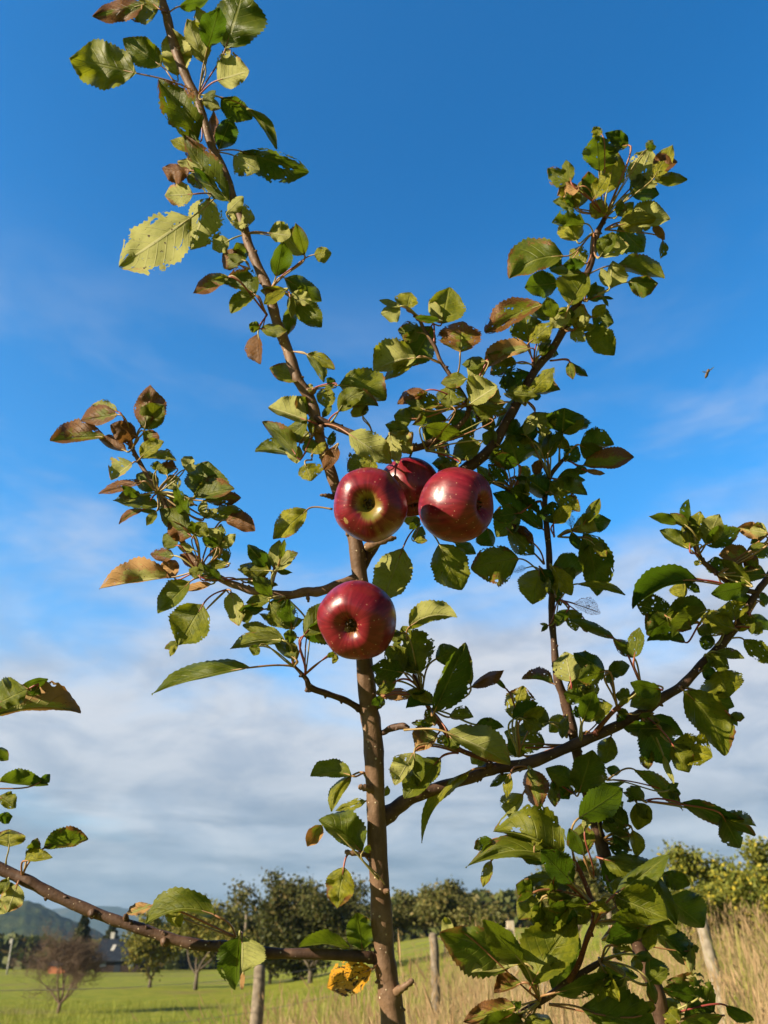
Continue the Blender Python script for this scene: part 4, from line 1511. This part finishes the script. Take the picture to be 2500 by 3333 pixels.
L = ray_ground(2440, 3100, 15); bg_tree('berry_bush', L, 'tall bush with bright yellow leaf tips above the grass at the right edge', top_h(2430, 2735, 15, L), width(520, 15), M_F5, .5, 6, 26, 24000, .075, 'bush', low=.15)
L = ray_ground(2230, 3090, 14); bg_tree('low_bush', L, 'small bright green bush at the foot of the tall yellow-tipped bush', top_h(2230, 2860, 14, L), width(230, 14), M_F5, .3, 5, 27, 7000, .06, 'bush', low=.08)
L = ray_ground(246, 3170, 95); bg_tree('conifer_tree', L, 'dark conical conifer rising behind the bare fruit tree', top_h(246, 2962, 95, L), width(100, 95), M_F3, 1.0, 3, 28, 3500, .42, low=.08, cone=True)
L = ray_ground(345, 3160, 130); bg_tree('conifer_tree', L, 'brownish conifer between the dark conifer and the house', top_h(190, 3000, 130, L), width(110, 130), M_F3, 1.0, 3, 29, 2600, .5, low=.08, cone=True)

# far woods: one mass each
def wood_mass(name, label, px0, px1, Y, tops, dens, seed, mat, ls):
    rg = np.random.default_rng(seed); pts = []
    for i in range(dens):
        f = rg.random(); px = px0 + (px1 - px0) * f; yy = Y * rg.uniform(.92, 1.12)
        b = at(px, 3090, yy); g0 = ground(b.x, yy)
        tp = at(px, np.interp(f, [q[0] for q in tops], [q[1] for q in tops]), Y).z
        tp = g0 + (tp - g0) * (1 + .16 * mnoise.noise(Vector((b.x / Y * 60, yy * .1, seed))) + .10 * mnoise.noise(Vector((b.x / Y * 170, yy * .3, seed))))
        z = g0 + (tp - g0) * rg.random() ** .6
        pts.append(np.array([b.x, yy, z]))
    V, Fc, SD = leafcloud(pts, rg.uniform(.6, 1.5, len(pts)) * ls, rg, .8)
    o = mesh_obj(name, V, Fc, [mat], None, False); seedattr(o, SD); tag(o, label, 'wood', kind='stuff')
wood_mass('far_wood', 'far green wood along the left edge of the meadow', -250, 520, 170, [(0, 3040), (.45, 3060), (.6, 3075), (1, 3070)], 9000, 41, M_F4, 1.5)
wood_mass('far_wood', 'far green wood beyond the field right of the trunk', 1230, 2600, 150, [(0, 2940), (.25, 2918), (.4, 2922), (.6, 2950), (1, 2960)], 16000, 42, M_F4, 1.4)
wood_mass('far_wood', 'far line of trees low behind the orchard in the middle', 500, 1260, 165, [(0, 3020), (.4, 3000), (.7, 2990), (1, 2950)], 9000, 43, M_F4, 1.5)

# hills
m, kk, o = new_mat('hill_forest'); v = kk.n('ShaderNodeTexCoord').outputs['Object']
n = kk.noise(v, .035, 6, .65); n2 = kk.noise(v, .006, 3)
c = kk.mix(kk.ramp(n, .35, .65), (.018, .034, .012), (.055, .068, .022)); c = kk.mix(kk.math('MULTIPLY', kk.ramp(n2, .5, .65), .5), c, (.13, .10, .03))
principled(kk, o, c, .9, n, 1.0, 6.0, .1); M_HILL = m
def hill(name, label, Y, prof, dy, seed, rough):
    V, Fc = [], []; NXh, NYh = 260, 40
    for j in range(NYh + 1):
        g = j / NYh
        for i in range(NXh + 1):
            px = prof[0][0] + (prof[-1][0] - prof[0][0]) * i / NXh
            yt = np.interp(px, [q[0] for q in prof], [q[1] for q in prof]); b = at(px, yt, Y)
            yy = Y + dy * (g - .5); hh = max(0.0, b.z + 5) * math.sin(math.pi * min(1, g * 1.0)) ** .8
            hh *= 1 + .10 * mnoise.noise(Vector((b.x / Y * 9, g * 3, seed)))
            hh += rough * (mnoise.noise(Vector((b.x * .045 * 900 / Y, yy * .045 * 900 / Y, seed))) + .6 * mnoise.noise(Vector((b.x * .11 * 900 / Y, yy * .11 * 900 / Y, seed)))) * math.sin(math.pi * g) ** .5
            V.append((b.x * yy / Y, yy, -6 + hh))
    for j in range(NYh):
        for i in range(NXh):
            p = j * (NXh + 1) + i; Fc.append((p, p + 1, p + NXh + 2, p + NXh + 1))
    o = mesh_obj(name, V, Fc, [M_HILL]); tag(o, label, 'hill', kind='structure')
hill('wooded_hill', 'near wooded hill at the left edge', 900, [(-900, 2960), (-400, 2905), (-100, 2925), (40, 2932), (90, 2930), (150, 2950), (220, 2985), (330, 3040), (420, 3080), (600, 3130)], 500, 1.0, 3.5)
hill('far_ridge', 'far blue ridge along the horizon', 3600, [(-1500, 2950), (-300, 2945), (150, 2962), (230, 2954), (340, 2953), (430, 2963), (560, 2958), (700, 2964), (800, 2975), (950, 2985), (1200, 2960), (1500, 2985), (1800, 2970), (2600, 2955), (4000, 2960)], 1800, 2.0, 6)

# ---- house, sheds, poles, fence
M_LOG = simple('dark_log', (.022, .014, .010), (.040, .026, .018), 3)
M_ROOF = simple('slate_blue_roof', (.012, .016, .026), (.022, .030, .044), 2, .7)
M_BRICK = simple('orange_brick', (.42, .15, .075), (.55, .22, .11), 4)
M_PALE = simple('pale_paint', (.36, .35, .32), (.46, .45, .42), 3)
M_POST = simple('weathered_post', (.15, .12, .09), (.27, .22, .165), 22, .85, .6, .004)
M_GREY = simple('grey_post', (.21, .175, .13), (.36, .31, .24), 22, .85, .6, .004)
M_TIMB = simple('pale_timber', (.42, .36, .27), (.55, .48, .37), 8)
M_WIRE = simple('wire_metal', (.20, .19, .18), (.3, .28, .26), 30, .5)
m, kk, o = new_mat('window_glass'); principled(kk, o, (.10, .13, .17), .12, spec=.6); M_GLASS = m

def box(V, Fc, x0, x1, y0, y1, z0, z1):
    b = len(V); V += [Vector(q) for q in ((x0, y0, z0), (x1, y0, z0), (x1, y1, z0), (x0, y1, z0), (x0, y0, z1), (x1, y0, z1), (x1, y1, z1), (x0, y1, z1))]
    Fc += [tuple(b + i for i in f) for f in ((0, 3, 2, 1), (4, 5, 6, 7), (0, 1, 5, 4), (1, 2, 6, 5), (2, 3, 7, 6), (3, 0, 4, 7))]
def gable(V, Fc, x0, x1, y0, y1, z0, z1, ov, th):
    """gable roof with ridge along x, slab thickness th"""
    ym = (y0 + y1) / 2
    for (ya, yb) in ((y0 - ov, ym), (y1 + ov, ym)):
        za = z0 - ov * (z1 - z0) / (ym - y0); b = len(V)
        V += [Vector(q) for q in ((x0 - ov, ya, za), (x1 + ov, ya, za), (x1 + ov, yb, z1), (x0 - ov, yb, z1), (x0 - ov, ya, za + th), (x1 + ov, ya, za + th), (x1 + ov, yb, z1 + th), (x0 - ov, yb, z1 + th))]
        Fc += [tuple(b + i for i in f) for f in ((0, 1, 2, 3), (7, 6, 5, 4), (0, 4, 5, 1), (1, 5, 6, 2), (3, 2, 6, 7), (0, 3, 7, 4))]

YH = 125.0
hl, hr = at(306, 3166, YH).x, at(452, 3166, YH).x; hg = -1.75; hw = hr - hl
hz = at(380, 3118, YH).z - hg; ht = at(380, 3058, YH).z - hg
house = thing('log_house', Vector(((hl + hr) / 2, YH, hg)), 'dark brown house with a wide blue-grey roof beyond the meadow', 'house')
V, Fc = [], []; box(V, Fc, -hw / 2, hw / 2, 0, 6, -.3, hz)
b = len(V)
for sx_ in (-hw / 2 + .02, hw / 2 - .02):
    b = len(V); V += [Vector((sx_, .05, hz)), Vector((sx_, 5.95, hz)), Vector((sx_, 3, ht - .05))]; Fc.append((b, b + 1, b + 2))
mesh_obj('wall', V, Fc, [M_LOG], house, False)
V, Fc = [], []; gable(V, Fc, -hw / 2, hw / 2, 0, 6, hz, ht, .55, .12); roof = mesh_obj('roof', V, Fc, [M_ROOF], house, False)
V, Fc = [], []; box(V, Fc, -hw * .42, -hw * .42 + .55, 3.3, 3.9, ht - .4, ht + .95); mesh_obj('chimney', V, Fc, [M_PALE], roof, False)
for dxr in (-.22, .27):
    V, Fc = [], []; sl = (ht - hz) / 3.0
    for (q, z) in ((1.1, 0), (2.1, 0)): pass
    x0, x1 = hw * dxr - .25, hw * dxr + .25; b = len(V)
    for dz_ in (.14, .2):
        V += [Vector((x0, 1.0, hz + sl * 1.0 + dz_)), Vector((x1, 1.0, hz + sl * 1.0 + dz_)), Vector((x1, 1.9, hz + sl * 1.9 + dz_)), Vector((x0, 1.9, hz + sl * 1.9 + dz_))]
    Fc += [tuple(i for i in f) for f in ((0, 3, 2, 1), (4, 5, 6, 7), (0, 1, 5, 4), (1, 2, 6, 5), (2, 3, 7, 6), (3, 0, 4, 7))]
    mesh_obj('skylight', V, Fc, [M_PALE], roof, False)
V, Fc = [], []; box(V, Fc, -.45, .45, -.04, .05, 0, hz * .8); mesh_obj('door', V, Fc, [M_ROOF], house, False)
for q in (-.33, .3):
    V, Fc = [], []; box(V, Fc, hw * q - .5, hw * q + .5, -.05, .04, hz * .4, hz * .8); wf = mesh_obj('window', V, Fc, [M_LOG], house, False)
    V, Fc = [], []; box(V, Fc, hw * q - .42, hw * q + .42, -.07, -.045, hz * .45, hz * .75); mesh_obj('pane', V, Fc, [M_GLASS], wf, False)

YS = 118.0
sl_, sr_ = at(154, 3166, YS).x, at(214, 3166, YS).x; sw = sr_ - sl_; sz = at(180, 3143, YS).z + 1.7
shed = thing('brick_shed', Vector(((sl_ + sr_) / 2, YS, -1.7)), 'low orange brick shed seen behind the bare fruit tree', 'shed')
V, Fc = [], []; box(V, Fc, -sw / 2, sw / 2, 0, 3, -.3, sz); mesh_obj('wall', V, Fc, [M_BRICK], shed, False)
V, Fc = [], []; gable(V, Fc, -sw / 2, sw / 2, 0, 3, sz, sz + .45, .15, .06); mesh_obj('roof', V, Fc, [M_ROOF], shed, False)

def pole(name, px0, py0, px1, py1, Y, r, label, arm=True):
    a = at(px0, py0, Y); t = at(px1, py1, Y); a = Vector((a.x, Y, ground(a.x, Y) - .1))
    root = thing(name, a, label, 'pole'); d = t - a
    V, Fc = tube([d * f for f in (0, .25, .5, .75, 1)], [r, r * .95, r * .9, r * .85, r * .8], 9); mesh_obj('shaft', V, Fc, [M_POST if not arm else M_PALE], root)
    if arm:
        V, Fc = [], []; q = d * .93; box(V, Fc, q.x - .28, q.x + .05, q.y - .1, q.y + .1, q.z - .25, q.z + .2); mesh_obj('transformer', V, Fc, [M_PALE], root, False)
pole('utility_pole', 20, 3180, 41, 3055, 110, .11, 'leaning pale utility pole at the left edge of the meadow')
pole('thin_pole', 793, 3140, 805, 2940, 48, .09, 'thin pale pole standing among the orchard trees', False)

def post(parent, base, h, r, lean, seed):
    rn = random.Random(seed); pts = [Vector((lean[0] * f, lean[1] * f, h * f - .1 * (f == 0))) + Vector((rn.gauss(0, .004), rn.gauss(0, .004), 0)) for f in (0, .15, .3, .45, .6, .75, .9, .985, 1)]
    V, Fc = tube(pts, [r * rn.uniform(.94, 1.06) for _ in pts[:-2]] + [r * .97, r * .86], 12, wob=.12, seed=seed)
    off = base - parent.location
    return mesh_obj('post', [v + off for v in V], Fc, [M_POST], parent)
def post_at(px, pytop, Y):
    t = at(px, pytop, Y); return Vector((t.x, Y, ground(t.x, Y))), t.z - ground(t.x, Y)
f1, h1 = post_at(842, 3146, 8.0); f2, h2 = post_at(1412, 3040, 10.5)
fence = thing('wire_fence', f1, 'weathered round post and wire fence crossing the tan grass behind the trunk', 'fence')
stp = f2 - f1; P_ = []
for q, (bs, hh) in enumerate(((f1 - stp, h1), (f1, h1), (f2, h2), (f2 + stp, h2), (f2 + stp * 2, h2))):
    bs = Vector((bs.x, bs.y, ground(bs.x, bs.y))); post(fence, bs, hh, .052, (.012 * (q % 2), .01), 60 + q); P_.append((bs, hh))
for lev in (.28, .52, .76, .94):
    pts = [bs - fence.location + Vector((.0, -.055, hh * lev)) for bs, hh in P_]
    full = []
    for a, b in zip(pts, pts[1:]): full += [a.lerp(b, f) - Vector((0, 0, .03 * math.sin(math.pi * f))) for f in (0, .25, .5, .75)]
    V, Fc = tube(full + [pts[-1]], [.0018] * (len(full) + 1), 5); mesh_obj('wire', V, Fc, [M_WIRE], fence)
f3, h3 = post_at(2306, 2953, 8.0)
cf = thing('fence_post', f3, 'lone weathered fence post leaning in tall grass by the yellow-tipped bush', 'post')
rn = random.Random(9); pts = [Vector((.09 * f, .02 * f, h3 * f - .1 * (f == 0))) - Vector((.09, 0, 0)) * f * 2 for f in (0, .2, .4, .6, .8, .985, 1)]
V, Fc = tube(pts, [.056, .055, .054, .056, .053, .052, .045], 12, wob=.12, seed=3)
mesh_obj('shaft', V, Fc, [M_GREY], cf)
g1, gh1 = post_at(1660, 2997, 18.0); g2, gh2 = post_at(1622, 3018, 18.0)
gt = thing('rail_fence', g1, 'pale timber corner post with a rail, seen between the leaves right of the trunk', 'fence')
V, Fc = [], []; box(V, Fc, -.07, .07, -.07, .07, -.1, gh1); mesh_obj('post', V, Fc, [M_TIMB], gt, False)
dx_ = g2.x - g1.x; V, Fc = [], []; box(V, Fc, dx_ - .06, dx_ + .06, -.06, .06, -.1, gh2); mesh_obj('post', V, Fc, [M_TIMB], gt, False)
zr = at(1640, 3030, 18).z - g1.z; V, Fc = [], []; box(V, Fc, dx_ - .75, -.072, -.13, -.075, zr - .05, zr + .05); mesh_obj('rail', V, Fc, [M_TIMB], gt, False)

# ---- the air
m = bpy.data.materials.new('air'); m.use_nodes = True; m.node_tree.nodes.clear(); kk = NT(m.node_tree); o = kk.n('ShaderNodeOutputMaterial')
pv = kk.n('ShaderNodeVolumePrincipled'); pv.inputs['Color'].default_value = (.42, .67, .98, 1); pv.inputs['Density'].default_value = HAZE; pv.inputs['Anisotropy'].default_value = .3
kk.l(pv.outputs[0], o.inputs['Volume'])
if HAZE > 0:
    V, Fc = [], []; box(V, Fc, -9000, 9000, -7600, 4900, -12, 300); hz_ = mesh_obj('haze', V, Fc, [m], None, False)
    tag(hz_, 'thin bluish air over the far hills', 'haze', kind='stuff')
